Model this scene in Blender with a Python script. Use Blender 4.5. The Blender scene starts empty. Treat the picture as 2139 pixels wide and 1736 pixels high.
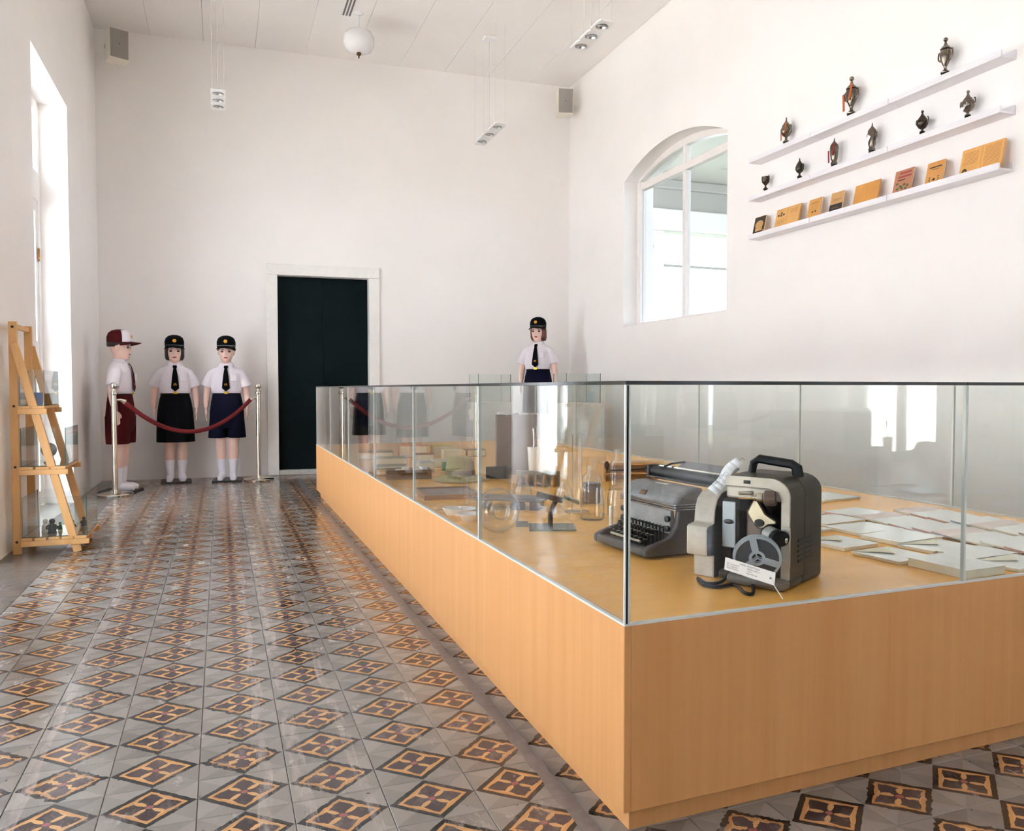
import bpy, bmesh, math, random
from mathutils import Vector, Matrix
random.seed(7)
# ------------------------------------------------------------------ camera, world, light, exposure
SC = bpy.context.scene
COL = SC.collection
F_PX, CX, CY, EYE = 1650.0, 1069.5, 868.0, 0.93
PHI = math.atan(57 / F_PX)
TH = math.atan(608.5 * math.cos(PHI) / F_PX)
cam = bpy.data.cameras.new('camera')
cam.sensor_fit = 'HORIZONTAL'; cam.sensor_width = 36.0; cam.lens = F_PX * 36.0 / 2139.0
cam.clip_start = 0.02
camo = bpy.data.objects.new('camera', cam); COL.objects.link(camo)
camo.location = (0, 0, EYE); camo.rotation_euler = (math.pi / 2 - PHI, 0, -TH)
SC.camera = camo
SC.view_settings.view_transform = 'Standard'; SC.view_settings.look = 'None'
SC.view_settings.gamma = 1.0; SC.view_settings.use_curve_mapping = False
SC.view_settings.exposure = 1.08
cy = SC.cycles
cy.max_bounces = 16; cy.diffuse_bounces = 8; cy.glossy_bounces = 6; cy.transmission_bounces = 8
cy.transparent_max_bounces = 40; cy.sample_clamp_indirect = 8.0
cy.caustics_reflective = False; cy.caustics_refractive = False
world = bpy.data.worlds.new('sky'); SC.world = world; world.use_nodes = True
bg = world.node_tree.nodes['Background']
bg.inputs[0].default_value = (0.85, 0.935, 1.12, 1); bg.inputs[1].default_value = 4.4
sun = bpy.data.lights.new('sun', 'SUN'); sun.energy = 55.0; sun.angle = math.radians(1.0); sun.color = (1.0, .975, .985)
suno = bpy.data.objects.new('sun', sun); COL.objects.link(suno); suno.location = (6, 0, 12)
suno.rotation_euler = Vector((-.42, -.10, -.90)).to_track_quat('-Z', 'Y').to_euler()

def portal(name, loc, sx, sy, direction):
    l = bpy.data.lights.new(name, 'AREA'); l.shape = 'RECTANGLE'; l.size = sx; l.size_y = sy
    l.cycles.is_portal = True
    o = bpy.data.objects.new(name, l); COL.objects.link(o); o.location = loc
    o.rotation_euler = Vector(direction).to_track_quat('-Z', 'Z').to_euler()
    return o
LX, RX, CEIL, BACK = -1.13, 3.90, 4.47, -7.0       # left wall, right wall, ceiling, back wall
LEFT_DOORS = [(-4.70, -3.50), (-2.30, -1.10), (1.30, 2.50), (3.60, 4.80), (5.95, 7.24)]  # the two doors behind the camera are added for fill light
DOOR_TOP = 3.18
for a, b in LEFT_DOORS:
    portal('daylight_portal', (LX - 0.42, (a + b) / 2, DOOR_TOP / 2), b - a, DOOR_TOP, (1, 0, 0))
RIGHT_DOORS = [(-1.22, -0.98), (-0.78, -0.62), (-2.85, -2.35)]
for a, b in RIGHT_DOORS:
    portal('daylight_portal', (RX + 0.36, (a + b) / 2, 1.65), b - a, 1.7, (-1, 0, 0))
portal('daylight_portal', (RX + 0.30, 6.38, 2.4), 1.76, 1.7, (-1, 0, 0))

# ------------------------------------------------------------------ pixel -> ray helpers (directions only)
_R = Vector((math.cos(TH), -math.sin(TH), 0)); _F0 = Vector((math.sin(TH), math.cos(TH), 0)); _Z = Vector((0, 0, 1))
_F = _F0 * math.cos(PHI) - _Z * math.sin(PHI); _U = _F0 * math.sin(PHI) + _Z * math.cos(PHI)
_C = Vector((0, 0, EYE))
def ray(x, y): return _R * ((x - CX) / F_PX) - _U * ((y - CY) / F_PX) + _F
def on_z(x, y, z=0.0): d = ray(x, y); return _C + d * ((z - EYE) / d.z)
def on_x(x, y, X): d = ray(x, y); return _C + d * (X / d.x)
def on_y(x, y, Y): d = ray(x, y); return _C + d * (Y / d.y)
def proj(p):
    v = Vector(p) - _C; w = v.dot(_F)
    return (CX + F_PX * v.dot(_R) / w, CY - F_PX * v.dot(_U) / w, w)

# ------------------------------------------------------------------ materials
def lin(c):
    return tuple(((u / 255) / 12.92 if u / 255 <= .04045 else ((u / 255 + .055) / 1.055) ** 2.4) for u in c)
class NT:
    def __init__(s, name):
        s.m = bpy.data.materials.new(name); s.m.use_nodes = True; s.t = s.m.node_tree
        s.b = s.t.nodes['Principled BSDF']; s.out = s.t.nodes['Material Output']
    def n(s, kind, **kw):
        x = s.t.nodes.new(kind)
        for k, v in kw.items(): setattr(x, k, v)
        return x
    def l(s, a, b): s.t.links.new(a, b)
    def math(s, op, a, b=None, c=None):
        x = s.n('ShaderNodeMath', operation=op)
        for i, v in enumerate((a, b, c)):
            if v is None: continue
            if isinstance(v, (int, float)): x.inputs[i].default_value = v
            else: s.l(v, x.inputs[i])
        return x.outputs[0]
    def mix(s, f, a, b):
        x = s.n('ShaderNodeMix', data_type='RGBA')
        for i, v in ((0, f), (6, a), (7, b)):
            if isinstance(v, (int, float)): x.inputs[i].default_value = v
            elif isinstance(v, tuple): x.inputs[i].default_value = (*v[:3], 1)
            else: s.l(v, x.inputs[i])
        return x.outputs[2]
    def noise(s, vec, scale, detail=3, rough=.5):
        x = s.n('ShaderNodeTexNoise'); x.inputs['Scale'].default_value = scale
        x.inputs['Detail'].default_value = detail; x.inputs['Roughness'].default_value = rough
        if vec is not None: s.l(vec, x.inputs['Vector'])
        return x.outputs['Fac']
    def map(s, vec, scale):
        x = s.n('ShaderNodeMapping'); x.inputs['Scale'].default_value = scale; s.l(vec, x.inputs['Vector'])
        return x.outputs[0]
    def obj(s): return s.n('ShaderNodeTexCoord').outputs['Object']
    def pos(s): return s.n('ShaderNodeNewGeometry').outputs['Position']
    def ramp(s, f, lo, hi):
        x = s.n('ShaderNodeMapRange'); s.l(f, x.inputs[0])
        x.inputs[1].default_value = lo; x.inputs[2].default_value = hi
        return x.outputs[0]
    def bump(s, h, strength=.2, dist=.01):
        x = s.n('ShaderNodeBump'); x.inputs['Strength'].default_value = strength; x.inputs['Distance'].default_value = dist
        s.l(h, x.inputs['Height']); s.l(x.outputs[0], s.b.inputs['Normal'])
MATS = {}
def M(name, rgb, rough=.5, metal=0.0, var=0.0, vscale=20, bump=0.0, spec=.5):
    """plain procedural material: colour with a little noise variation"""
    if name in MATS: return MATS[name]
    t = NT(name); c = lin(rgb)
    t.b.inputs['Roughness'].default_value = rough; t.b.inputs['Metallic'].default_value = metal
    t.b.inputs['Specular IOR Level'].default_value = spec
    t.b.inputs['Base Color'].default_value = (*c, 1)
    if var > 0:
        f = t.noise(t.obj(), vscale, 4, .6)
        f = t.ramp(f, .3, .7)
        t.l(t.mix(f, tuple(u * (1 - var) for u in c), tuple(min(1, u * (1 + var)) for u in c)), t.b.inputs['Base Color'])
        if bump: t.bump(f, bump, .004)
    MATS[name] = t.m
    return t.m
def thin_glass(name, tint, r0=.04, gl=(1, 1, 1), rim=None):
    if name in MATS: return MATS[name]
    t = NT(name)
    g = t.n('ShaderNodeNewGeometry'); d = t.n('ShaderNodeVectorMath', operation='DOT_PRODUCT')
    t.l(g.outputs['Incoming'], d.inputs[0]); t.l(g.outputs['Normal'], d.inputs[1])
    a = t.math('ABSOLUTE', d.outputs['Value']); a = t.math('SUBTRACT', 1.0, a); a = t.math('POWER', a, 5.0)
    a = t.math('MULTIPLY_ADD', a, 1 - r0, r0)
    tr = t.n('ShaderNodeBsdfTransparent'); tr.inputs[0].default_value = (*tint, 1)
    if rim:   # longer path through the wall of the vessel at grazing angles
        k = t.math('SUBTRACT', 1.0, t.math('ABSOLUTE', d.outputs['Value'])); k = t.math('POWER', k, 3.0)
        t.l(t.mix(k, tint, rim), tr.inputs[0])
    gs = t.n('ShaderNodeBsdfGlossy'); gs.inputs['Roughness'].default_value = 0.0; gs.inputs['Color'].default_value = (*gl, 1)
    mx = t.n('ShaderNodeMixShader'); t.l(a, mx.inputs[0]); t.l(tr.outputs[0], mx.inputs[1]); t.l(gs.outputs[0], mx.inputs[2])
    t.l(mx.outputs[0], t.out.inputs['Surface']); t.t.nodes.remove(t.b)
    MATS[name] = t.m
    return t.m
def wood(name, base, dark, rough=.4, axis=(40, 40, 1.2), amt=.6):
    if name in MATS: return MATS[name]
    t = NT(name); v = t.map(t.obj(), axis)
    f = t.noise(v, 1.0, 5, .65); f = t.ramp(f, .25, .8)
    f2 = t.noise(t.map(t.obj(), tuple(a * 5 for a in axis)), 1.0, 2, .5)
    f = t.math('MULTIPLY_ADD', f2, .25, t.math('MULTIPLY', f, .75)); f = t.math('MULTIPLY', f, amt)
    t.l(t.mix(f, lin(base), lin(dark)), t.b.inputs['Base Color'])
    t.b.inputs['Roughness'].default_value = rough
    MATS[name] = t.m
    return t.m
def wall_mat(name, rgb, rough=.75):
    if name in MATS: return MATS[name]
    t = NT(name); p = t.pos(); c = lin(rgb)
    f = t.ramp(t.noise(p, 1.3, 5, .6), .3, .7)
    t.l(t.mix(f, tuple(u * .955 for u in c), c), t.b.inputs['Base Color'])
    t.b.inputs['Roughness'].default_value = rough; t.b.inputs['Specular IOR Level'].default_value = .25
    t.bump(t.noise(p, 9, 5, .6), .12, .01)
    MATS[name] = t.m
    return t.m
WALL = wall_mat('wall_plaster', (247, 244, 242))
CEILM = wall_mat('ceiling_paint', (247, 244, 241))
WHITE = M('white_paint', (240, 238, 235), .4, var=.03)
GLASS = thin_glass('case_glass', (.965, .980, .971), .03)
CLEAR = thin_glass('clear_glass', (.97, .975, .965), .08, rim=(.22, .24, .22))
WGLASS = thin_glass('window_glass', (.95, .96, .955))
EDGE = M('glass_edge', (14, 30, 28), .12, spec=.6)
EDGEL = M('glass_edge_pale', (196, 206, 200), .2)
EDGEG = M('glass_edge_green', (60, 100, 90), .15)
SEAL = M('silicone_seal', (222, 225, 220), .3)
BEECH = wood('beech_laminate', (216, 164, 106), (192, 130, 70), .38, (16, 16, .5), .8)
PINE = wood('pine', (224, 180, 120), (196, 142, 84), .45, (30, 30, 2.0), .7)
BLACK = M('black_plastic', (18, 18, 20), .45, spec=.25)
CHROME = M('polished_steel', (225, 220, 208), .2, 1.0)
GOLD = M('gold_thread', (205, 150, 40), .4, .4)
BRASS = M('aged_brass', (120, 84, 45), .35, .9, var=.3)

# ------------------------------------------------------------------ mesh builder
class MB:
    def __init__(s): s.v = []; s.f = []; s.m = []
    def add(s, vs, fs, mat=0):
        k = len(s.v); s.v += [tuple(p) for p in vs]
        for f in fs: s.f.append([i + k for i in f]); s.m.append(mat)
        return s
    def box(s, lo, hi, mat=0, side=None, rot=None, c=None):
        x0, y0, z0 = lo; x1, y1, z1 = hi
        vs = [Vector(p) for p in ((x0, y0, z0), (x1, y0, z0), (x1, y1, z0), (x0, y1, z0), (x0, y0, z1), (x1, y0, z1), (x1, y1, z1), (x0, y1, z1))]
        if rot is not None:
            c = Vector(c) if c is not None else sum(vs, Vector()) / 8
            vs = [rot @ (p - c) + c for p in vs]
        fs = [(3, 2, 1, 0), (4, 5, 6, 7), (0, 1, 5, 4), (1, 2, 6, 5), (2, 3, 7, 6), (3, 0, 4, 7)]
        k = len(s.v); s.v += [tuple(p) for p in vs]
        for i, f in enumerate(fs):
            s.f.append([a + k for a in f]); s.m.append(mat if side is None else side[i])
        return s
    def prism(s, poly, fn, d0, d1, mat=0, mat_end=None):
        n = len(poly); me = mat if mat_end is None else mat_end
        vs = [fn(a, b, d0) for a, b in poly] + [fn(a, b, d1) for a, b in poly]
        k = len(s.v); s.v += [tuple(p) for p in vs]
        s.f.append([k + i for i in reversed(range(n))]); s.m.append(me)
        s.f.append([k + n + i for i in range(n)]); s.m.append(me)
        for i in range(n):
            j = (i + 1) % n; s.f.append([k + i, k + j, k + n + j, k + n + i]); s.m.append(mat)
        return s
    def loft(s, rings, mat=0, cap=True, closed=False):
        n = len(rings[0]); k = len(s.v)
        for r in rings: s.v += [tuple(p) for p in r]
        R = len(rings)
        for a in range(R if closed else R - 1):
            b = (a + 1) % R
            for i in range(n):
                j = (i + 1) % n
                s.f.append([k + a * n + i, k + a * n + j, k + b * n + j, k + b * n + i]); s.m.append(mat)
        if cap and not closed:
            s.f.append([k + i for i in reversed(range(n))]); s.m.append(mat)
            s.f.append([k + (R - 1) * n + i for i in range(n)]); s.m.append(mat)
        return s
    def ellrings(s, rings, n=20, mat=0, cap=True, power=1.0):
        out = []
        for (x, y, z, rx, ry) in rings:
            r = []
            for i in range(n):
                a = 2 * math.pi * i / n; c, d = math.cos(a), math.sin(a)
                if power != 1: c = math.copysign(abs(c) ** power, c); d = math.copysign(abs(d) ** power, d)
                r.append((x + rx * c, y + ry * d, z))
            out.append(r)
        return s.loft(out, mat, cap)
    def lathe(s, prof, c=(0, 0, 0), n=20, mat=0, cap=True, rot=None):
        out = []
        for r, z in prof:
            ring = [Vector((max(r, 1e-5) * math.cos(2 * math.pi * i / n), max(r, 1e-5) * math.sin(2 * math.pi * i / n), z)) for i in range(n)]
            if rot is not None: ring = [rot @ p for p in ring]
            out.append([p + Vector(c) for p in ring])
        return s.loft(out, mat, cap)
    def tube(s, path, rad, n=8, mat=0, cap=True, closed=False, flat=1.0):
        P = [Vector(p) for p in path]; N = len(P)
        rad = [rad] * N if isinstance(rad, (int, float)) else rad
        T = []
        for i in range(N):
            a = P[(i - 1) % N] if (closed or i > 0) else P[i]
            b = P[(i + 1) % N] if (closed or i < N - 1) else P[i]
            T.append((b - a).normalized())
        u = T[0].orthogonal().normalized(); rings = []
        for i in range(N):
            u = (u - T[i] * u.dot(T[i]))
            u = u.normalized() if u.length > 1e-6 else T[i].orthogonal().normalized()
            w = T[i].cross(u)
            rings.append([P[i] + (u * math.cos(2 * math.pi * k / n) + w * flat * math.sin(2 * math.pi * k / n)) * rad[i] for k in range(n)])
        return s.loft(rings, mat, cap, closed)
    def sphere(s, c, r, n=16, m=10, mat=0, rot=None):
        r = (r, r, r) if isinstance(r, (int, float)) else r; rings = []
        for j in range(m + 1):
            a = -math.pi / 2 + math.pi * j / m; ca = max(math.cos(a), 1e-3)
            ring = [Vector((r[0] * ca * math.cos(2 * math.pi * i / n), r[1] * ca * math.sin(2 * math.pi * i / n), r[2] * math.sin(a))) for i in range(n)]
            if rot is not None: ring = [rot @ p for p in ring]
            rings.append([p + Vector(c) for p in ring])
        return s.loft(rings, mat, True)
    def mesh(s, name, mats, smooth=35):
        me = bpy.data.meshes.new(name); me.from_pydata(s.v, [], s.f)
        for m in (mats if isinstance(mats, (list, tuple)) else [mats]): me.materials.append(m)
        me.polygons.foreach_set('material_index', s.m)
        bm = bmesh.new(); bm.from_mesh(me); bmesh.ops.recalc_face_normals(bm, faces=bm.faces); bm.to_mesh(me); bm.free()
        if smooth:
            me.polygons.foreach_set('use_smooth', [True] * len(me.polygons))
            me.set_sharp_from_angle(angle=math.radians(smooth))
        me.update()
        return me
    def build(s, name, mats, parent=None, loc=(0, 0, 0), rz=0.0, smooth=35, bevel=0.0, segs=2):
        o = bpy.data.objects.new(name, s.mesh(name, mats, smooth)); COL.objects.link(o)
        o.location = loc; o.rotation_euler = (0, 0, rz)
        if parent is not None: o.parent = parent
        if bevel:
            b = o.modifiers.new('bevel', 'BEVEL'); b.width = bevel; b.segments = segs; b.limit_method = 'ANGLE'; b.angle_limit = math.radians(40)
        return o
def tag(o, label=None, cat=None, group=None, kind=None):
    if label: o['label'] = label
    if cat: o['category'] = cat
    if group: o['group'] = group
    if kind: o['kind'] = kind
    return o
def thing(name, label, cat, loc=(0, 0, 0), rz=0.0, group=None):
    o = bpy.data.objects.new(name, None); COL.objects.link(o); o.empty_display_size = .05
    o.location = loc; o.rotation_euler = (0, 0, rz)
    return tag(o, label, cat, group)
def structure(name, loc=(0, 0, 0)):
    o = bpy.data.objects.new(name, None); COL.objects.link(o); o.empty_display_size = .05; o.location = loc
    return tag(o, kind='structure')
def inst(src, parent, loc=(0, 0, 0), rz=0.0, name=None):
    o = src.copy(); COL.objects.link(o); o.parent = parent; o.location = loc; o.rotation_euler = (0, 0, rz)
    if name: o.name = name
    return o
def remeshed(mb, name, mats, voxel, smooth_it=3, parent=None):
    """fuse overlapping closed shapes into one continuous skin"""
    o = mb.build(name + '_raw', mats)
    r = o.modifiers.new('r', 'REMESH'); r.mode = 'VOXEL'; r.voxel_size = voxel
    q = o.modifiers.new('s', 'SMOOTH'); q.factor = .5; q.iterations = smooth_it
    dg = bpy.context.evaluated_depsgraph_get()
    me = bpy.data.meshes.new_from_object(o.evaluated_get(dg)); me.name = name
    me.polygons.foreach_set('use_smooth', [True] * len(me.polygons))
    me.materials.clear()
    for m in (mats if isinstance(mats, (list, tuple)) else [mats]): me.materials.append(m)
    raw = o.data; bpy.data.objects.remove(o); bpy.data.meshes.remove(raw)
    n = bpy.data.objects.new(name, me); COL.objects.link(n)
    if parent is not None: n.parent = parent
    return n
def text_mesh(body, size, mat, parent, mtx, name='lettering', align='LEFT'):
    cu = bpy.data.curves.new('t', 'FONT'); cu.body = body; cu.size = size; cu.align_x = align
    cu.resolution_u = 2
    o = bpy.data.objects.new('t', cu); COL.objects.link(o)
    dg = bpy.context.evaluated_depsgraph_get()
    me = bpy.data.meshes.new_from_object(o.evaluated_get(dg)); bpy.data.objects.remove(o); bpy.data.curves.remove(cu)
    me.name = name; me.materials.clear(); me.materials.append(mat)
    me.transform(mtx)
    n = bpy.data.objects.new(name, me); COL.objects.link(n); n.parent = parent
    return n
def XYZ(a, b, d): return (a, b, d)
def pane(p0, p1, z0, z1, t, name, parent, mats):
    """upright glass sheet between two plan points; thickness to the left of p0->p1"""
    a = Vector((p0[0], p0[1], 0)); b = Vector((p1[0], p1[1], 0)); d = (b - a).normalized(); n = Vector((-d.y, d.x, 0)) * t
    mb = MB(); vs = [a, b, b + n, a + n]
    vs = [Vector((p.x, p.y, z0)) for p in vs] + [Vector((p.x, p.y, z1)) for p in vs]
    fs = [(3, 2, 1, 0), (4, 5, 6, 7), (0, 1, 5, 4), (1, 2, 6, 5), (2, 3, 7, 6), (3, 0, 4, 7)]
    for f, m in zip(fs, (1, 1, 0, 1, 0, 1)): mb.add([vs[i] for i in f], [(0, 1, 2, 3)], m)
    bmv = mb
    return bmv.build(name, mats, parent, smooth=0)

# ------------------------------------------------------------------ room shell
WT = 0.40   # thickness of the old outer walls
def wall_y(name, X0, X1, openings, y0, y1, H=CEIL):
    """wall running along Y between X0..X1 with rectangular openings (ya, yb, za, zb)"""
    mb = MB(); y = y0
    for ya, yb, za, zb in sorted(openings):
        mb.box((X0, y, 0), (X1, ya, H))
        if za > 0: mb.box((X0, ya, 0), (X1, yb, za))
        mb.box((X0, ya, zb), (X1, yb, H)); y = yb
    mb.box((X0, y, 0), (X1, y1, H))
    return mb
FARL, FARR = (LX, 8.83), (RX, 8.62)
wl = wall_y('wall_left', LX - WT, LX, [(a, b, 0, DOOR_TOP) for a, b in LEFT_DOORS], BACK, 8.95)
tag(wl.build('wall_left', WALL, smooth=0), kind='structure')
# right wall: doorways behind the camera and the segmental-arch window
W0, W1, WS, WSP, WTOP = 5.50, 7.26, 1.55, 3.035, 3.245
wr = wall_y('wall_right', RX, RX + 0.34, [(a, b, .15 if a < -2 else .8, 2.5) for a, b in RIGHT_DOORS] + [(W0, W1, WS, WTOP + .02)], BACK, 8.95)
def arc(y0, y1, zs, zt, n=24):
    w = (y1 - y0) / 2; h = zt - zs; r = (w * w + h * h) / (2 * h); c = (y0 + y1) / 2; zc = zt - r
    a0 = math.asin(w / r)
    return [(c + r * math.sin(-a0 + 2 * a0 * i / n), zc + r * math.cos(-a0 + 2 * a0 * i / n)) for i in range(n + 1)]
A = arc(W0, W1, WSP, WTOP)
for i in range(len(A) - 1):
    (ya, za), (yb, zb) = A[i], A[i + 1]
    wr.prism([(ya, za), (yb, zb), (yb, WTOP + .02), (ya, WTOP + .02)], lambda a, b, d: (d, a, b), RX, RX + .34)
tag(wr.build('wall_right', WALL, smooth=0), kind='structure')
tag(MB().box((LX - WT, BACK - .3, 0), (RX + .34, BACK, CEIL)).build('wall_back', WALL, smooth=0), kind='structure')
# far wall, very slightly out of square
FA = math.atan2(FARR[1] - FARL[1], FARR[0] - FARL[0])
wf = structure('wall_far', (FARL[0], FARL[1], 0)); wf.rotation_euler.z = FA
D0, D1, DT = 1.708, 2.668, 2.13
mb = MB(); mb.box((-.5, 0, 0), (D0, .3, CEIL)); mb.box((D1, 0, 0), (5.5, .3, CEIL)); mb.box((D0, 0, DT), (D1, .3, CEIL))
mb.build('plaster', WALL, wf, smooth=0)
# door 1 in the far wall
d1 = structure('door_1', (FARL[0], FARL[1], 0)); d1.rotation_euler.z = FA
GREEN = M('dark_green_door_paint', (2, 17, 18), .7, spec=.15, var=.15, vscale=6)
MB().box((D0 + .001, .10, .04), ((D0 + D1) / 2 - .001, .14, DT - .001)).build('door_leaf', GREEN, d1, bevel=.003)
MB().box(((D0 + D1) / 2 + .001, .10, .04), (D1 - .001, .14, DT - .001)).build('door_leaf', GREEN, d1, bevel=.003)
MB().box((D0 - .05, .141, 0), (D1 + .05, .16, DT + .05)).build('door_back', GREEN, d1, smooth=0)  # added sheet stops light leaking between the two leaves
MB().box((D0 + .003, -.005, 0), (D1 - .003, .0999, .05)).build('threshold', M('threshold_stone', (205, 203, 198), .5, var=.08), d1, bevel=.004)
T1 = MB().box((D0 - .115, -.028, 0), (D0, -.001, DT)); T1.box((D1, -.028, 0), (D1 + .115, -.001, DT)); T1.box((D0 - .115, -.028, DT), (D1 + .115, -.001, DT + .115))
tr = T1.build('trim_1', WHITE, smooth=0, bevel=.006); tr.location = (FARL[0], FARL[1], 0); tr.rotation_euler.z = FA; tag(tr, kind='structure')
# doors in the left wall: frame, transom light, two glazed leaves
def left_door(i, a, b):
    d = structure('door_%d' % (i + 2), (LX - .20, a, 0)); w = b - a
    f = MB(); f.box((-.06, 0.001, 0), (0, .07, DOOR_TOP - .002)); f.box((-.06, w - .07, 0), (0, w - .001, DOOR_TOP - .002))
    f.box((-.06, .07, DOOR_TOP - .09), (0, w - .07, DOOR_TOP - .002)); f.box((-.06, .07, 2.40), (0, w - .07, 2.62)); f.build('door_frame', WHITE, d, bevel=.004)
    for k in range(2):
        y0, y1 = (.072, w / 2 - .001) if k == 0 else (w / 2 + .001, w - .072)
        g = MB(); s = .055
        g.box((-.052, y0, .012), (-.012, y0 + s, 2.398)); g.box((-.052, y1 - s, .012), (-.012, y1, 2.398))
        for z0, z1 in ((.012, .12), (1.20, 1.30), (2.31, 2.398)): g.box((-.052, y0 + s, z0), (-.012, y1 - s, z1))
        lf = g.build('door_leaf', WHITE, d, bevel=.003)
        MB().box((-.034, y0 + s, .12), (-.03, y1 - s, 1.20)).build('pane', WGLASS, lf, smooth=0)
        MB().box((-.034, y0 + s, 1.30), (-.03, y1 - s, 2.31)).build('pane', WGLASS, lf, smooth=0)
    MB().box((-.034, .07, 2.62), (-.03, w / 2 - .02, DOOR_TOP - .09)).build('transom_pane', WGLASS, d, smooth=0)
    MB().box((-.034, w / 2 + .02, 2.62), (-.03, w - .07, DOOR_TOP - .09)).build('transom_pane', WGLASS, d, smooth=0)
    MB().box((-.05, w / 2 - .02, 2.62), (-.01, w / 2 + .02, DOOR_TOP - .09)).build('transom_bar', WHITE, d, smooth=0)
    MB().box((-.008, w - .085, 1.93), (.006, w - .072, 2.03)).build('hinge', BRASS, d, smooth=0)
for i, (a, b) in enumerate(LEFT_DOORS): left_door(i, a, b)
# arched window in the right wall
w1 = structure('window_1', (RX + .15, 0, 0))
FRM = M('window_frame_paint', (236, 231, 228), .45, var=.03)
fb = MB(); fw = .07
fb.box((0, W1 - fw, WS), (.07, W1 - .001, WSP)); fb.box((0, W0 + .001, WS), (.07, W0 + fw, WSP)); fb.box((0, W0 + fw, WS + .001), (.07, W1 - fw, WS + .05))
Ai = arc(W0 + fw, W1 - fw, WSP + .01, WTOP - fw)
Ao = arc(W0 + .002, W1 - .002, WSP, WTOP - .002)
for i in range(len(A) - 1):
    fb.prism([Ai[i], Ai[i + 1], Ao[i + 1], Ao[i]], lambda a, b, d: (d, a, b), 0, .07)
fb.build('window_frame', FRM, w1, smooth=0)
MB().box((.004, W0 + fw, WSP - .085), (.062, W1 - fw, WSP - .015)).build('transom_bar', FRM, w1, smooth=0, bevel=.004)
MB().box((.004, 6.36, WS + .05), (.062, 6.41, WSP - .085)).build('mullion', FRM, w1, smooth=0, bevel=.004)
MB().box((.004, 6.36, WSP - .015), (.062, 6.41, WTOP - fw + .005)).build('mullion', FRM, w1, smooth=0, bevel=.004)
for y0, y1 in ((W0 + fw, 6.36), (6.41, W1 - fw)):
    MB().box((.03, y0, WS + .05), (.035, y1, WSP - .085)).build('pane', WGLASS, w1, smooth=0)
    pts = [p for p in Ai if y0 - .001 <= p[0] <= y1 + .001]
    if y0 < 6: poly = [(y0, WSP - .015)] + pts + [(y1, pts[-1][1] + .003), (y1, WSP - .015)]
    else: poly = [(y0, WSP - .015), (y0, pts[0][1] + .003)] + pts + [(y1, WSP - .015)]
    MB().prism(poly, lambda a, b, d: (d, a, b), .03, .035).build('pane', WGLASS, w1, smooth=0)
MB().box((-.149, W0 + .001, WS + .0005), (.0, W1 - .001, WS + .008)).build('window_sill', WALL, w1, smooth=0)
# open hall beyond the window: ceiling, cross beam with mouldings, pillars, arched fanlight
vd = structure('veranda')
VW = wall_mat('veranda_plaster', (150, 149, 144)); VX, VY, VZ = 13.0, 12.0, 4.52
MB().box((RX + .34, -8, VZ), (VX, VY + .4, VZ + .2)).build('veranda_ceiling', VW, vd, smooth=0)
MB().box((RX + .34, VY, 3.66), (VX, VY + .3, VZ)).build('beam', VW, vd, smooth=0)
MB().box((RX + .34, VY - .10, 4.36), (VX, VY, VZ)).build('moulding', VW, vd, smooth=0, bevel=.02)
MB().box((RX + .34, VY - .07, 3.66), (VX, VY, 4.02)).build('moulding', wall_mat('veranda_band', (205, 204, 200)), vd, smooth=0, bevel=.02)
for x in (7.15, 10.2, 12.9): MB().box((x - .09, VY + .02, 0), (x + .09, VY + .2, 3.66)).build('post', WHITE, vd, smooth=0, bevel=.01)
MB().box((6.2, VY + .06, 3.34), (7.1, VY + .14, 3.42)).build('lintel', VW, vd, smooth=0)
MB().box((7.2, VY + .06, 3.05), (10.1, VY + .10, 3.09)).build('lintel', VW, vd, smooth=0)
for py in (-6.0, -2.9, .2, 3.3, 6.4, 9.5): MB().box((VX - .3, py - .2, 0), (VX, py + .2, VZ)).build('pillar', WHITE, vd, smooth=0, bevel=.01)
MB().box((5.42, 9.9, 0), (5.62, 10.1, VZ)).build('pillar', wall_mat('pillar_plaster', (206, 206, 202)), vd, smooth=0, bevel=.01)
FX, FZ = 7.86, 2.03
fr_ = [Vector((FX + .26 * math.cos(a), VY + .1, FZ + .24 * math.sin(a))) for a in [math.pi * i / 24 for i in range(25)]]
MB().tube(fr_, .035, 8).build('fanlight_arch', WHITE, vd)
MB().prism([(p.x, p.z) for p in fr_], lambda a, b, d: (a, d, b), VY + .1, VY + .12).build('fanlight_pane', M('pale_disc', (190, 194, 192), .3), vd, smooth=0)
MB().box((FX - .29, VY + .02, 0), (FX + .29, VY + .18, FZ)).build('fanlight_pier', WHITE, vd, smooth=0)
# outside ground and garden wall
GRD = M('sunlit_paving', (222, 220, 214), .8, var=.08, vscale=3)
g = structure('ground')
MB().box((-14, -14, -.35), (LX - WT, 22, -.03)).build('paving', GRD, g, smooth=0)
MB().box((RX + .34, -14, -.35), (20, 22, -.03)).build('lawn', M('shaded_lawn', (64, 72, 54), .9, var=.15, vscale=4), g, smooth=0)  # lawn kept dark so less light bounces onto the veranda ceiling
MB().box((-6.2, -14, -.03), (-6.0, 22, .9)).build('garden_wall', wall_mat('garden_wall', (228, 226, 220)), g, smooth=0)

# ------------------------------------------------------------------ ceiling boards
ce = structure('ceiling', (0, 0, 0))
MB().box((LX - WT, BACK - .3, CEIL + .02), (RX + .34, 9.2, CEIL + .15)).build('ceiling_slab', CEILM, ce, smooth=0)
bw = .503
cb = None
for i in range(10):
    x0 = LX + i * bw
    if cb is None:
        cb = MB().box((.0015, BACK, 0), (bw - .0015, 8.9, .02)).build('ceiling_board', CEILM, ce, (x0, 0, CEIL), smooth=0, bevel=.0015, segs=1)
    else: inst(cb, ce, (x0, 0, CEIL))

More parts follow.
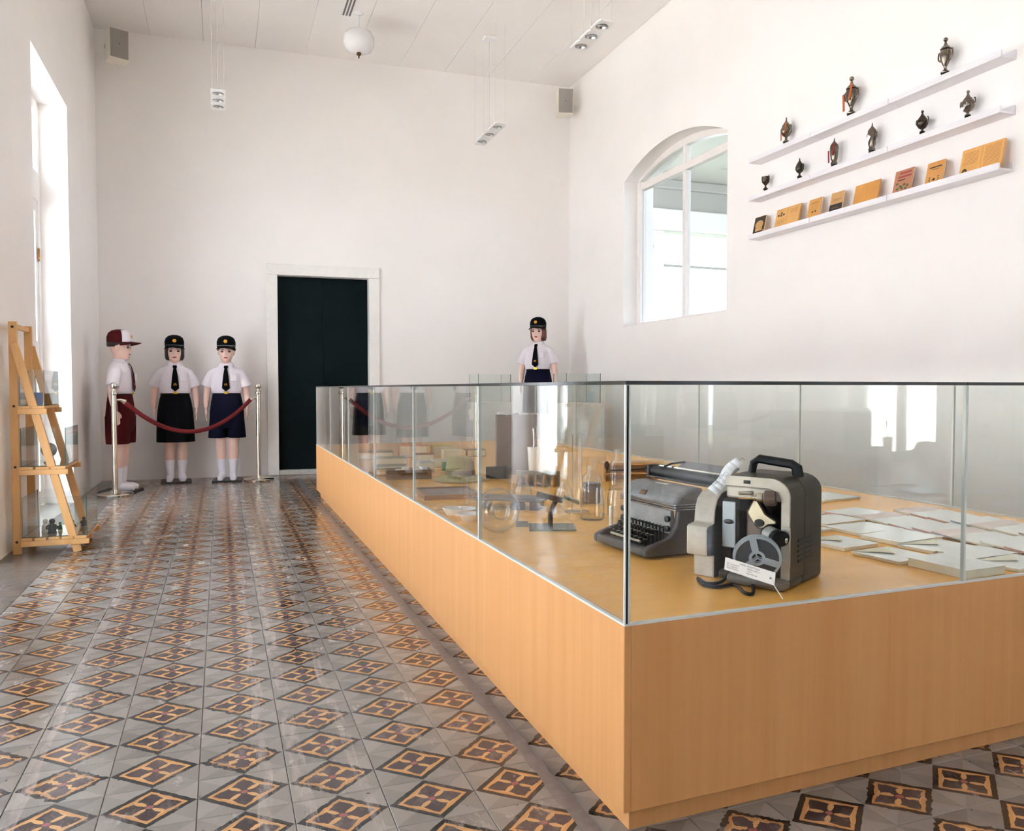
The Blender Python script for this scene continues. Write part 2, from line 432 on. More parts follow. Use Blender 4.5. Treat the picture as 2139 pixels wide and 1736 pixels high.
# ------------------------------------------------------------------ floor: slab, patterned cement tiles, border tiles
fl = structure('floor')
GROUT = M('grout', (140, 132, 124), .7, var=.15)
MB().box((LX - WT, BACK, -.2), (RX + .34, 9.0, -.012)).build('floor_slab', GROUT, fl, smooth=0)
TX, TY, GX, GY = .20, .18, -.86, 2.165   # tile size and grid origin (GY: a joint line)
def tile_material():
    t = NT('cement_tile'); p = t.pos()
    wob = t.n('ShaderNodeTexNoise'); wob.inputs['Scale'].default_value = 55; wob.inputs['Detail'].default_value = 3; t.l(p, wob.inputs['Vector'])
    sp = t.n('ShaderNodeSeparateXYZ'); t.l(p, sp.inputs[0])
    sw = t.n('ShaderNodeSeparateXYZ'); t.l(wob.outputs['Color'], sw.inputs[0])
    # per tile random
    ix = t.math('FLOOR', t.math('DIVIDE', t.math('SUBTRACT', sp.outputs[0], GX), TX))
    iy = t.math('FLOOR', t.math('DIVIDE', t.math('SUBTRACT', sp.outputs[1], GY), TY))
    cmb = t.n('ShaderNodeCombineXYZ'); t.l(ix, cmb.inputs[0]); t.l(iy, cmb.inputs[1])
    wn = t.n('ShaderNodeTexWhiteNoise'); wn.noise_dimensions = '2D'; t.l(cmb.outputs[0], wn.inputs['Vector'])
    rnd = wn.outputs['Value']; rc = t.n('ShaderNodeSeparateColor'); t.l(wn.outputs['Color'], rc.inputs[0])
    amt = t.math('MULTIPLY_ADD', t.math('POWER', rnd, 2.0), .14, .02)
    fx = t.math('SUBTRACT', t.math('FRACT', t.math('DIVIDE', t.math('SUBTRACT', sp.outputs[0], GX), TX)), .5)
    fy = t.math('SUBTRACT', t.math('FRACT', t.math('DIVIDE', t.math('SUBTRACT', sp.outputs[1], GY), TY)), .5)
    u = t.math('ADD', fx, t.math('MULTIPLY', t.math('SUBTRACT', sw.outputs[0], .5), amt))
    v = t.math('ADD', fy, t.math('MULTIPLY', t.math('SUBTRACT', sw.outputs[1], .5), amt))
    d = t.math('ADD', t.math('ABSOLUTE', u), t.math('ABSOLUTE', v))
    a = t.math('ABSOLUTE', t.math('ADD', u, v)); b = t.math('ABSOLUTE', t.math('SUBTRACT', u, v))
    A1 = t.math('MAXIMUM', a, b); B1 = t.math('MINIMUM', a, b)      # symmetric petal coordinates
    black = t.math('LESS_THAN', d, .494); yel = t.math('LESS_THAN', d, .402); brn = t.math('LESS_THAN', d, .342)
    e = t.math('ADD', t.math('POWER', t.math('DIVIDE', t.math('SUBTRACT', A1, .20), .125), 2.0), t.math('POWER', t.math('DIVIDE', B1, .047), 2.0))
    pet = t.math('LESS_THAN', e, 1.0)
    # bracket: field edge curves in between the petals
    br = t.math('LESS_THAN', t.math('ADD', t.math('MULTIPLY', B1, .22), t.math('MULTIPLY', t.math('SUBTRACT', .335, A1), 1.0)), .038)
    pet = t.math('MAXIMUM', pet, br)
    pink = t.math('LESS_THAN', t.math('ADD', t.math('POWER', u, 2.0), t.math('POWER', v, 2.0)), .0017)
    fac = t.math('GREATER_THAN', t.math('ABSOLUTE', fx), t.math('ABSOLUTE', fy))
    sgn = t.math('GREATER_THAN', t.math('MULTIPLY', fx, fy), 0.0)
    tone = t.math('ADD', t.math('MULTIPLY', t.math('ABSOLUTE', t.math('SUBTRACT', fac, sgn)), .30), t.math('MULTIPLY', rc.outputs[1], .45))
    big = t.noise(p, 14, 5, .7)
    gray = t.mix(tone, lin((150, 145, 138)), lin((100, 95, 90)))
    gray = t.mix(t.math('MULTIPLY', t.ramp(big, .35, .75), .55), gray, lin((146, 138, 129)))
    col = t.mix(black, gray, lin((30, 29, 31)))
    col = t.mix(yel, col, t.mix(rc.outputs[0], lin((196, 144, 90)), lin((172, 127, 84))))
    col = t.mix(brn, col, t.mix(rc.outputs[2], lin((60, 48, 49)), lin((84, 70, 70))))
    petc = t.math('MULTIPLY', pet, brn)
    col = t.mix(petc, col, lin((200, 154, 102)))
    col = t.mix(pink, col, lin((150, 88, 88)))
    # worn, dusty patches and old tape residue running along the hall
    wear = t.math('MULTIPLY', t.ramp(t.noise(t.map(p, (1.0, .55, 1)), 11, 7, .78), .51, .74), .60)
    col = t.mix(wear, col, lin((148, 138, 131)))
    res = None
    for x0, w in ((-.445, .020), (.085, .016), (.165, .018), (.30, .012)):
        xx = t.math('ABSOLUTE', t.math('SUBTRACT', t.math('ADD', sp.outputs[0], t.math('MULTIPLY', t.math('SUBTRACT', t.noise(p, 2.2, 3), .5), .06)), x0))
        k = t.math('LESS_THAN', xx, w)
        res = k if res is None else t.math('MAXIMUM', res, k)
    rn = t.ramp(t.noise(t.map(p, (9, 1.6, 1)), 3, 6, .72), .44, .66)
    res = t.math('MULTIPLY', t.math('MULTIPLY', res, rn), .60)
    col = t.mix(res, col, lin((190, 178, 170)))
    chips = t.math('GREATER_THAN', t.noise(p, 60, 2, .5), .735)
    col = t.mix(chips, col, lin((60, 54, 52)))
    t.l(col, t.b.inputs['Base Color'])
    rr = t.math('MULTIPLY_ADD', t.ramp(t.noise(t.map(p, (1.2, .35, 1)), 6, 5, .7), .3, .75), .20, .09)
    rr = t.math('ADD', rr, t.math('MULTIPLY', wear, .3))
    t.l(rr, t.b.inputs['Roughness'])
    t.bump(t.noise(p, 25, 4, .6), .10, .004)
    return t.m
TILE = tile_material()
BORD = M('border_tile', (104, 97, 90), .26, var=.22, vscale=7, bump=.1)
def tile_mesh(w, d):
    mb = MB(); e = .0006
    lo = [(-w / 2 + e, -d / 2 + e, -.012), (w / 2 - e, -d / 2 + e, -.012), (w / 2 - e, d / 2 - e, -.012), (-w / 2 + e, d / 2 - e, -.012)]
    k = .0012
    mid = [(x, y, -k) for x, y, _ in lo]
    top = [(x - math.copysign(k, x), y - math.copysign(k, y), 0) for x, y, _ in lo]
    mb.loft([lo, mid, top]); return mb
CAB_A, CAB_B, CAB_C, CAB_D = (.765, 1.415), (2.80, 1.472), (2.80, 6.95), (.765, 6.95)
cand = []; rest = MB(); NX = int((RX - GX) / TX) + 1
for i in range(NX):
    for j in range(-52, 38):
        x = GX + (i + .5) * TX; y = GY + (j + .5) * TY
        if y > 8.9 or y < BACK or x > RX + .05: continue
        if CAB_A[0] + .17 < x < 2.68 and 1.60 < y < 6.8: continue
        u, v, w = proj((x, y, 0))
        vis = w > .3 and -90 < u < 2230 and 800 < v < 1850 and not (x > CAB_A[0] + .14 and y > 1.62)
        if vis: cand.append((w, x, y))
        else: rest.loft([[(x + a, y + b, c) for a, b, c in ring] for ring in
              ([(-.0988, -.0888, -.012), (.0988, -.0888, -.012), (.0988, .0888, -.012), (-.0988, .0888, -.012)],
               [(-.0988, -.0888, 0), (.0988, -.0888, 0), (.0988, .0888, 0), (-.0988, .0888, 0)])])
cand.sort()
t0 = None
for k, (w, x, y) in enumerate(cand):
    if k < 295:
        if t0 is None: t0 = tile_mesh(TX, TY).build('tile', TILE, fl, (x, y, 0), smooth=0)
        else:
            o = inst(t0, fl, (x, y, random.uniform(-.0006, .0004)))
    else:
        rest.loft([[(x + a, y + b, c) for a, b, c in ring] for ring in
              ([(-.0988, -.0888, -.012), (.0988, -.0888, -.012), (.0988, .0888, -.012), (-.0988, .0888, -.012)],
               [(-.0988, -.0888, 0), (.0988, -.0888, 0), (.0988, .0888, 0), (-.0988, .0888, 0)])])
tag(rest.build('distant_tiles', TILE, fl, smooth=0), kind='stuff')
b0 = None
for j in range(-33, 25):
    y = GY + (j + .5) * .27 - .02
    if b0 is None: b0 = tile_mesh(.27, .27).build('border_tile', BORD, fl, (LX + .135, y, 0), smooth=0)
    else: inst(b0, fl, (LX + .135, y, 0))
for a, b in LEFT_DOORS:
    MB().box((LX - WT, a, -.02), (LX - .001, b, 0)).build('door_sill', M('sill_stone', (170, 165, 158), .35, var=.1), fl, smooth=0)
# grey tape strip stuck on the floor beside the case
tp = MB(); L, Rr = [], []
y = .9
while y < 8.3:
    wl_ = .020 + random.uniform(-.005, .004); L.append((.722 - wl_ + random.uniform(-.003, .003), y, .0012)); Rr.append((.722 + wl_, y, .0012)); y += .06
k = len(L); tp.add(L + Rr, [(i, k + i, k + i + 1, i + 1) for i in range(k - 1)])
ta = tp.build('floor_tape', M('grey_tape', (120, 113, 110), .3, var=.2, vscale=30), smooth=0)
so = ta.modifiers.new('s', 'SOLIDIFY'); so.thickness = .001
tag(ta, 'frayed grey tape strip along the floor beside the wooden case', 'tape')

# ------------------------------------------------------------------ the long glass display case
ZB, ZT, ZP = .445, .945, .056
case = thing('display_case', 'long beech display case with a glass top standing on the tiled floor', 'display case', (CAB_A[0], CAB_A[1], 0))
def C2(p): return (p[0] - CAB_A[0], p[1] - CAB_A[1])
def inset(poly, d):
    n = len(poly); out = []
    for i in range(n):
        p0, p1, p2 = Vector(poly[i - 1]), Vector(poly[i]), Vector(poly[(i + 1) % n])
        e1 = (p1 - p0).normalized(); e2 = (p2 - p1).normalized()
        n1 = Vector((-e1.y, e1.x)); n2 = Vector((-e2.y, e2.x)); b = (n1 + n2) / (1 + n1.dot(n2))
        out.append(tuple(p1 + b * d))
    return out
QUAD = [C2(p) for p in (CAB_A, CAB_B, CAB_C, CAB_D)]
MB().prism(inset(QUAD, .03), XYZ, 0, ZP - .0005).build('plinth', BEECH, case, smooth=0, bevel=.001)
def panel(p0, p1, z0, z1, t, name, mat, bev=.0015):
    a = Vector(p0); b = Vector(p1); d = (b - a).normalized(); n = Vector((-d.y, d.x)) * t
    return MB().prism([tuple(a), tuple(b), tuple(b + n), tuple(a + n)], XYZ, z0, z1).build(name, mat, case, smooth=0, bevel=bev, segs=1)
A2, B2, C2_, D2 = QUAD
fm = .968 / 2.035   # joint along the front, level with the glass joint
def lerp(p, q, t): return (p[0] + (q[0] - p[0]) * t, p[1] + (q[1] - p[1]) * t)
panel(lerp(A2, B2, .0088), B2, ZP, ZB - .0005, .018, 'front_panel', BEECH)
panel(D2, A2, ZP, ZB - .0005, .0175, 'side_panel', BEECH)
panel(lerp(B2, C2_, .004), C2_, ZP, ZB - .0005, .0175, 'side_panel', BEECH)
panel(lerp(C2_, D2, .01), lerp(C2_, D2, .99), ZP, ZB - .0005, .018, 'end_panel', BEECH)
DECK = wood('beech_deck', (240, 180, 90), (226, 160, 74), .25, (3, 18, 3), .7)
MB().prism(inset(QUAD, .019), XYZ, ZB - .02, ZB).build('deck', DECK, case, smooth=0)
JY = [1.415, 2.390, 3.300, 4.215, 5.130, 6.03, 6.95]
T = .008
GM = [GLASS, EDGE]; GV = [GLASS, EDGEL]
ia, ib, ic, id_ = inset(QUAD, .002)
def along(p, q, y): return lerp(p, q, (y - p[1]) / (q[1] - p[1]))
for k in range(6):
    y0 = JY[k] - CAB_A[1] + (.004 if k else .0045); y1 = JY[k + 1] - CAB_A[1] - (.004 if k < 5 else .012)
    pane((ia[0], y1), (ia[0], y0), ZB + .0005, ZT - T - .0005, T, 'glass_pane', case, GV)
    pane((ib[0], max(y0, .075)), (ib[0], y1), ZB + .0005, ZT - T - .0005, T, 'glass_pane', case, GV)
    if k:
        MB().box((ia[0] - .001, y0 - .0075, ZB), (ia[0] + T + .001, y0 - .0005, ZT - T - .001)).build('seal', SEAL, case, smooth=0)
        MB().box((ib[0] - T - .001, y0 - .0075, ZB), (ib[0] + .001, y0 - .0005, ZT - T - .001)).build('seal', SEAL, case, smooth=0)
pf = lerp(ia, ib, fm)
pane(lerp(ia, ib, .0062), lerp(ia, ib, fm - .002), ZB + .0005, ZT - T - .0005, T, 'glass_pane', case, GV)
pane(lerp(ia, ib, fm + .002), lerp(ia, ib, .995), ZB + .0005, ZT - T - .0005, T, 'glass_pane', case, GV)
MB().box((pf[0] - .003, pf[1] - .001, ZB), (pf[0] + .003, pf[1] + T + .001, ZT - T - .001)).build('seal', SEAL, case, smooth=0)
for q0, q1 in ((.005, .33), (.335, .66), (.665, .995)): pane(lerp(ic, id_, q0), lerp(ic, id_, q1), ZB + .0005, ZT - T - .0005, T, 'glass_pane', case, GV)
# polished corner: dark edge with pale seals on either side
MB().box((ia[0] + .0025, ia[1] - .0005, ZB), (ia[0] + .0068, ia[1] + .004, ZT - T - .001)).build('corner_edge', EDGE, case, smooth=0)
MB().box((ia[0] - .001, ia[1] - .001, ZB), (ia[0] + .0022, ia[1] + .004, ZT - T - .001)).build('seal', SEAL, case, smooth=0)
MB().box((ia[0] + .0071, ia[1] - .001, ZB), (ia[0] + .0105, ia[1] + .001, ZT - T - .001)).build('seal', SEAL, case, smooth=0)
# thin bead under the glass
for p, q in ((ia, ib), (id_, ia), (ib, ic)):
    a = Vector(p); b = Vector(q); d = (b - a).normalized(); n = Vector((-d.y, d.x)) * .0115
    a -= Vector((-d.y, d.x)) * .002; b -= Vector((-d.y, d.x)) * .002
    MB().prism([tuple(a), tuple(b), tuple(b + n), tuple(a + n)], XYZ, ZB - .0004, ZB + .004).build('bead', SEAL, case, smooth=0)
# glass top in slabs
for k in range(6):
    for q0, q1 in ((0, fm), (fm, 1)):
        def at(q, y, front):
            x = ia[0] + (ib[0] - ia[0]) * q
            return (x + (.001 if q == q0 and q else 0) - (.001 if q == q1 and q < 1 else 0), (ia[1] + (ib[1] - ia[1]) * q) if front else y)
        y0 = JY[k] - CAB_A[1] + .001; y1 = JY[k + 1] - CAB_A[1] - .001
        poly = [at(q0, y0, k == 0), at(q1, y0, k == 0), at(q1, y1, False), at(q0, y1, False)]
        mb = MB(); mb.prism(poly, XYZ, ZT - T, ZT, 1, 0); mb.build('top_pane', GM, case, smooth=0)

# ------------------------------------------------------------------ typewriter
GREY = M('grey_enamel', (126, 123, 126), .38, var=.22, vscale=18, spec=.6)
GREYD = M('grey_enamel_dark', (72, 68, 68), .4, var=.2, vscale=18)
TB = M('typewriter_black', (24, 23, 24), .35)
tw = thing('typewriter', 'grey metal typewriter beside the film projector inside the display case', 'typewriter', (1.105, 2.085, ZB), math.radians(-86))
tw.scale = (.94, 1.0, .86)
# local: +x to the typist's right ... front edge at y=0, depth +y
W = .155
prof = [(0, .006), (-.0, .03), (.012, .042), (.07, .052), (.095, .075), (.105, .145), (.112, .15), (.28, .15), (.30, .13), (.305, .006)]
body = MB()
# side cheeks rise from the front lip to the housing
for sx in (-1, 1):
    x0, x1 = (W - .022) * sx, W * sx
    body.prism([(0, .008), (0, .034), (.02, .045), (.085, .066), (.105, .10), (.115, .165), (.13, .172), (.27, .172), (.29, .15), (.30, .008)], lambda a, b, d: (d, a, b), min(x0, x1), max(x0, x1))
body.box((-W + .02, 0, .008), (W - .02, .022, .036)); body.box((-W + .02, .022, .008), (W - .02, .30, .028))
body.build('body', GREYD, tw, bevel=.006, segs=3)
MB().prism([(.095, .075), (.100, .155), (.112, .155), (.11, .075)], lambda a, b, d: (d, a, b), -W + .023, W - .023).build('front_plate', GREY, tw, bevel=.003)
hood = MB()
hood.prism([(.098, .158), (.100, .185), (.118, .212), (.15, .226), (.20, .228), (.205, .158)], lambda a, b, d: (d, a, b), -W, W)
hood.build('hood', GREY, tw, bevel=.012, segs=4)
for z in (.158, .166, .174):
    MB().tube([(-W, .1, z), (-W + .01, .0955, z), (W - .01, .0955, z), (W, .1, z), (W + .002, .20, z)], .0028, 6).build('trim_strip', M('nickel_trim', (170, 168, 170), .25, .8), tw)
MB().box((-.045, .1045, .186), (-.012, .1075, .205), rot=Matrix.Rotation(-.6, 3, 'X')).build('badge', M('bronze_badge', (120, 95, 78), .4, .4), tw)
MB().box((-.03, .150, .226), (.04, .165, .2285)).build('scale_strip', M('ivory_strip', (190, 184, 165), .4), tw)
keys = MB(); stems = MB()
for r in range(4):
    yy = .035 + r * .0185; zz = .052 + r * .0135; n = (9, 10, 11, 12)[r]
    for c in range(n):
        x = (-W + .045) + (2 * W - .09) * (c + (.3 if r % 2 else 0)) / (n - .4)
        keys.lathe([(.0062, 0), (.0072, .002), (.0072, .005), (.0055, .0062)], (x, yy, zz), 10, mat=0)
        keys.lathe([(.0034, 0), (.0034, .0015)], (x + .001, yy - .001, zz + .006), 6, mat=1)  # pale disc on each key stands in for its highlight
        stems.box((x - .0012, yy, .03), (x + .0012, yy + .004, zz))
tag(keys.build('keys', [TB, M('key_shine', (245, 245, 240), .1, .9)], tw), kind='stuff')
tag(stems.build('key_stems', TB, tw, smooth=0), kind='stuff')
MB().tube([(-.085, .026, .047), (.085, .026, .047)], .0045, 8).build('space_bar', M('bone_plastic', (150, 142, 122), .35), tw)
MB().box((-W + .022, .022, .0285), (W - .022, .098, .034)).build('key_bed', TB, tw, smooth=0)
for sx in (-1, 1):
    for z in (.092, .125): MB().lathe([(.009, 0), (.011, .004), (.011, .01), (.006, .013)], (sx * (W - .03), .098, z), 10, rot=Matrix.Rotation(math.pi / 2, 3, 'X')).build('side_key', TB, tw)
car = MB(); car.tube([(-.165, .235, .252), (.20, .235, .252)], .019, 16)
car.build('platen', M('platen_rubber', (40, 40, 42), .45), tw)
cr = MB(); cr.box((-.17, .205, .229), (.20, .275, .237)); cr.box((-.178, .212, .2285), (-.166, .262, .275)); cr.box((.195, .212, .2285), (.207, .262, .275))
cr.build('carriage', GREYD, tw, bevel=.003)
for x in (-.19, .218): MB().lathe([(.012, -.012), (.017, -.010), (.017, .010), (.012, .012)], (x, .235, .252), 14, rot=Matrix.Rotation(math.pi / 2, 3, 'Y')).build('platen_knob', TB, tw)
MB().prism([(.262, .25), (.318, .29), (.32, .287), (.266, .245)], lambda a, b, d: (d, a, b), -.11, .17).build('paper_table', GREY, tw, bevel=.002)
MB().tube([(-.09, .225, .274), (-.09, .25, .284), (-.085, .30, .288)], .004, 6).build('paper_finger', TB, tw)
MB().tube([(-.155, .25, .27), (.18, .25, .27)], .005, 8).build('paper_bail', CHROME, tw)
lv = MB().tube([(-.17, .228, .262), (-.195, .21, .255), (-.215, .16, .252), (-.222, .10, .252), (-.222, .088, .262)], .0032, 8)
lvo = lv.build('return_lever', TB, tw)
MB().sphere((-.222, .086, .272), (.005, .010, .017), 12, 8).build('lever_grip', TB, lvo)

# ------------------------------------------------------------------ film projector
pj = thing('film_projector', 'brown and beige film projector with a reel and black cable in the case', 'projector', (1.146, 1.755, ZB), math.radians(-62))
pj.scale = (1.10, 1.12, .925)
# local: +x = along the open side towards the viewer, +y = into the machine, z up
BEI = M('beige_hammer_paint', (178, 168, 155), .42, var=.14, vscale=25)
DKB = M('brown_crackle', (60, 52, 42), .45, var=.3, vscale=12, spec=.2)
DKI = M('inner_brown', (32, 25, 22), .55, var=.15, spec=.2)
RIM = M('cast_rim', (176, 166, 154), .38, .15, var=.1)
# left end cap with stepped profile (beige front, brown cheek)
cp = [(.0, 0), (.0, .062), (-.032, .066), (-.034, .072), (-.034, .142), (-.03, .148), (.0, .152), (.004, .19), (.014, .215), (.035, .232), (.065, .238), (.17, .240), (.17, 0)]
MB().prism(cp, lambda a, b, d: (d, a, b), .004, .058, 0, 1).build('end_cover', [BEI, DKI], pj, bevel=.004, segs=2)
# main case
def rrect(x0, x1, z0, z1, r, n=6):
    pts = [(x0, z0), (x1, z0)]
    pts += [(x1 - r + r * math.cos(a), z1 - r + r * math.sin(a)) for a in [math.pi / 2 * i / n for i in range(n + 1)]]
    pts += [(x0 + r * .5 + r * .5 * math.cos(a), z1 - r * .5 + r * .5 * math.sin(a)) for a in [math.pi / 2 + math.pi / 2 * i / n for i in range(n + 1)]]
    return pts
shell = MB()
shell.prism(rrect(.064, .235, 0, .288, .045), lambda a, b, d: (a, d, b), .075, .19)
shell.box((.064, .0, .0), (.235, .08, .028))
so_ = shell.build('case_body', DKB, pj, bevel=.012, segs=3)
# rim wall on the right: arched shell around the open side
outer = rrect(.066, .235, .028, .288, .045); inner = rrect(.066, .217, .028, .262, .032)
side = MB()
for i in range(1, 8):
    a, b, c, d = outer[i], outer[i + 1], inner[i + 1], inner[i]
    side.prism([a, b, c, d], lambda p, q, r: (p, r, q), .004, .08)
a, b, c, d = outer[8], outer[9], inner[9], inner[8]
side.prism([a, b, c, d], lambda p, q, r: (p, r, q), .004, .08)
side.build('case_wall', DKB, pj, smooth=50)
rim = MB()
for i in range(1, 9):
    a, b, c, d = outer[i], outer[i + 1], inner[i + 1], inner[i]
    rim.prism([a, b, c, d], lambda p, q, r: (p, r, q), -.002, .004)
rim.build('rim', RIM, pj, smooth=50)
MB().box((.085, .0, .228), (.217, .03, .262)).build('arm_housing', RIM, pj, bevel=.006)
MB().box((.13, -.004, .27), (.145, -.001, .279)).build('slot', BLACK, pj, smooth=0)
# mechanism
MB().box((.064, .07, .028), (.217, .0749, .262)).build('back_plate', DKI, pj, smooth=0)
MB().box((.070, .015, .085), (.112, .07, .222)).build('lamp_house', DKI, pj, bevel=.004)
MB().box((.072, .010, .09), (.104, .0149, .215)).build('lamp_cover', M('pale_blue_enamel', (158, 166, 176), .3), pj, bevel=.001)
MB().sphere((.088, .0095, .16), (.013, .003, .007), 12, 6).build('badge', M('dark_oval', (60, 58, 60), .35, .5), pj)
MB().box((.118, .035, .09), (.165, .07, .195)).build('film_gate', M('gate_brown', (92, 78, 70), .4, .3), pj, bevel=.003)
gt = MB(); gt.prism([(.130, .19), (.145, .228), (.157, .225), (.175, .192), (.20, .175), (.20, .165), (.182, .162), (.170, .150), (.156, .150), (.145, .16)], lambda a, b, d: (a, d, b), .012, .036)
gt.build('gate_bracket', M('cast_zinc', (140, 130, 112), .28, .8, var=.2), pj, bevel=.004)
MB().lathe([(.0105, 0), (.0105, .004)], (.161, .008, .166), 14, rot=Matrix.Rotation(-math.pi / 2, 3, 'X')).build('gate_lens', BLACK, pj)
# lens barrel pointing out to the right and forward
rt = Matrix.Rotation(math.radians(80), 3, 'X') @ Matrix.Rotation(math.radians(-48), 3, 'Y').inverted()
rt = Vector((.75, -.62, -.08)).normalized().to_track_quat('Z', 'Y').to_matrix()
ln = MB(); ln.lathe([(.019, 0), (.019, .035)], (.185, .012, .142), 20, mat=0, rot=rt); ln.build('lens_barrel', M('lens_silver', (196, 194, 192), .35, .6), pj)
MB().lathe([(.0205, .035), (.0205, .052), (.014, .053)], (.185, .012, .142), 20, rot=rt).build('lens_rim', BLACK, pj)
MB().lathe([(.015, -.012), (.017, 0)], (.185, .012, .142), 20, rot=rt).build('lens_neck', BLACK, pj)
# sprocket arm: brown cylinder and two chrome spindles
ra = Vector((-1, -.25, -.05)).normalized().to_track_quat('Z', 'Y').to_matrix()
MB().lathe([(.018, 0), (.020, .006), (.020, .022), (.014, .026)], (.205, -.002, .238), 18, rot=ra).build('reel_hub', M('hub_brown', (104, 84, 74), .4, .2), pj)
MB().lathe([(.013, 0), (.013, .012), (.010, .014)], (.178, -.008, .237), 14, rot=ra).build('reel_collar', CHROME, pj)
MB().lathe([(.005, 0), (.005, .038)], (.164, -.011, .236), 10, rot=ra).build('spindle', CHROME, pj)
MB().lathe([(.005, 0), (.005, .03)], (.150, .0, .246), 10, rot=ra).build('spindle', CHROME, pj)
# focus plate on the right edge
MB().prism([(.222, .075), (.236, .06), (.239, .06), (.239, .165), (.222, .168)], lambda a, b, d: (a, d, b), -.006, -.002).build('latch_plate', RIM, pj, bevel=.003)
MB().sphere((.229, -.009, .135), (.007, .006, .012), 12, 8).build('latch_knob', CHROME, pj)
# vents on the right side face
for k in range(5): MB().box((.2345, .045, .066 + k * .0135), (.2372, .12, .0725 + k * .0135)).build('vent', BLACK, pj, smooth=0)
# handle
hd = MB().tube([(.10, .10, .284), (.105, .10, .315), (.118, .10, .327), (.195, .10, .318), (.208, .10, .310), (.212, .10, .284)], .009, 8, flat=1.4)
hd.build('handle', BLACK, pj)
# front foot, heavy cast base
MB().box((.10, -.03, .002), (.236, .012, .03)).build('base_foot', M('worn_base', (92, 84, 78), .45, var=.35, vscale=30), pj, bevel=.012, segs=3)
# reel leaning against the open side
rl = thing('film_reel', 'clear plastic film reel with a label leaning on the projector', 'film reel', (0, 0, 0))
PW = Matrix.Translation((1.146, 1.755, ZB)) @ Matrix.Rotation(math.radians(-62), 4, 'Z')
rl.matrix_world = PW @ Matrix.Translation((.205, -.060, .084)) @ Matrix.Rotation(math.radians(14), 4, 'X') @ Matrix.Rotation(math.radians(90), 4, 'X') @ Matrix.Rotation(math.radians(28), 4, 'Y')
PLAS = M('reel_plastic', (170, 178, 186), .25); FILM = M('dark_film', (74, 76, 82), .3)
R0 = .0555
for z in (-.006, .006):
    fb = MB()
    n = 48
    for ra_, rb_ in ((R0 - .006, R0),):
        ring = [[(r * math.cos(2 * math.pi * i / n), r * math.sin(2 * math.pi * i / n), zz) for r, zz in ((ra_, z - .001), (rb_, z - .001), (rb_, z + .001), (ra_, z + .001))] for i in range(n)]
        fb.loft(ring, closed=True)
    ring = [[(r * math.cos(2 * math.pi * i / n), r * math.sin(2 * math.pi * i / n), zz) for r, zz in ((.012, z - .001), (.019, z - .001), (.019, z + .001), (.012, z + .001))] for i in range(n)]
    fb.loft(ring, closed=True)
    for k in range(3):
        a = math.pi / 2 + k * 2 * math.pi / 3 + .12; M3 = Matrix.Rotation(a, 3, 'Z')
        fb.box((.018, -.008, z - .001), (R0 - .005, .008, z + .001), rot=M3, c=(0, 0, z))
        fb.box((.0, -.0015, z - .001), (.013, .0015, z + .001), rot=M3, c=(0, 0, z))
    fb.build('flange', PLAS, rl, smooth=0)
n = 40
MB().loft([[(r * math.cos(2 * math.pi * i / n), r * math.sin(2 * math.pi * i / n), zz) for r, zz in ((.018, -.0045), (R0 - .004, -.0045), (R0 - .004, .0045), (.018, .0045))] for i in range(n)], closed=True).build('film_coil', FILM, rl, smooth=40)
# card labels
PAPER = M('white_card', (238, 238, 242), .6); INK = M('print_ink', (48, 48, 62), .7)
tg = thing('paper_label', 'white printed card label tied to the front of the film reel', 'label')
tg.matrix_world = PW @ Matrix.Translation((.205, -.100, .058)) @ Matrix.Rotation(math.radians(10), 4, 'X') @ Matrix.Rotation(math.radians(90), 4, 'X') @ Matrix.Rotation(math.radians(-9), 4, 'Z')
MB().box((-.062, -.016, -.0004), (.062, .016, .0004)).build('card', PAPER, tg, smooth=0)
Tm = Matrix.Translation
text_mesh('LABEL REGISTRASI', .0062, INK, tg, Tm((0, .0085, .0008)), align='CENTER')
text_mesh('No. Inventaris\nNo. Register\nNama Koleksi', .0055, INK, tg, Tm((-.057, .002, .0008)))
text_mesh('MP/IX/14.7.3.1\n1.431\nAlat Film 8r', .0055, INK, tg, Tm((-.006, .002, .0008)))
MB().lathe([(.0025, .0005), (.0025, .0012)], (.052, -.001, 0), 12).build('eyelet', BLACK, tg)
MB().tube([(.052, -.001, .001), (.068, -.018, .006), (.086, -.040, .004)], .0011, 6).build('string', PAPER, tg)
t2 = thing('paper_label', 'bent white card label tied to the handle of the film projector', 'label')
t2.matrix_world = PW @ Matrix.Translation((.118, .035, .304)) @ Matrix.Rotation(math.radians(90), 4, 'X')
cd = MB(); pts = []
for i in range(9):
    s = i / 8; pts.append((-.052 * s - .004 * math.sin(s * 5), -.078 * s, .012 + .045 * s + .008 * math.sin(s * 7)))
wv = Vector((.020, -.012, 0))
for i in range(8):
    a, b = Vector(pts[i]), Vector(pts[i + 1]); w0 = wv * (1 + .25 * i / 8); w1 = wv * (1 + .25 * (i + 1) / 8)
    cd.add([a - w0 * .5, a + w0 * .5, b + w1 * .5, b - w1 * .5], [(0, 1, 2, 3)])
co = cd.build('card', PAPER, t2, smooth=60); sm = co.modifiers.new('s', 'SOLIDIFY'); sm.thickness = .0006
for k, txt in enumerate(('No. Inventaris', 'No. Register', 'Nama Koleksi')):
    text_mesh(txt, .0058, INK, t2, Tm((-.032 - .007 * k, -.056 - .004 * k, .058)) @ Matrix.Rotation(math.radians(57), 4, 'Z'))
MB().tube([(0, 0, .012), (.004, .006, .004), (.006, .0, -.006)], .0008, 6).build('string', M('green_string', (96, 140, 80), .7), t2)
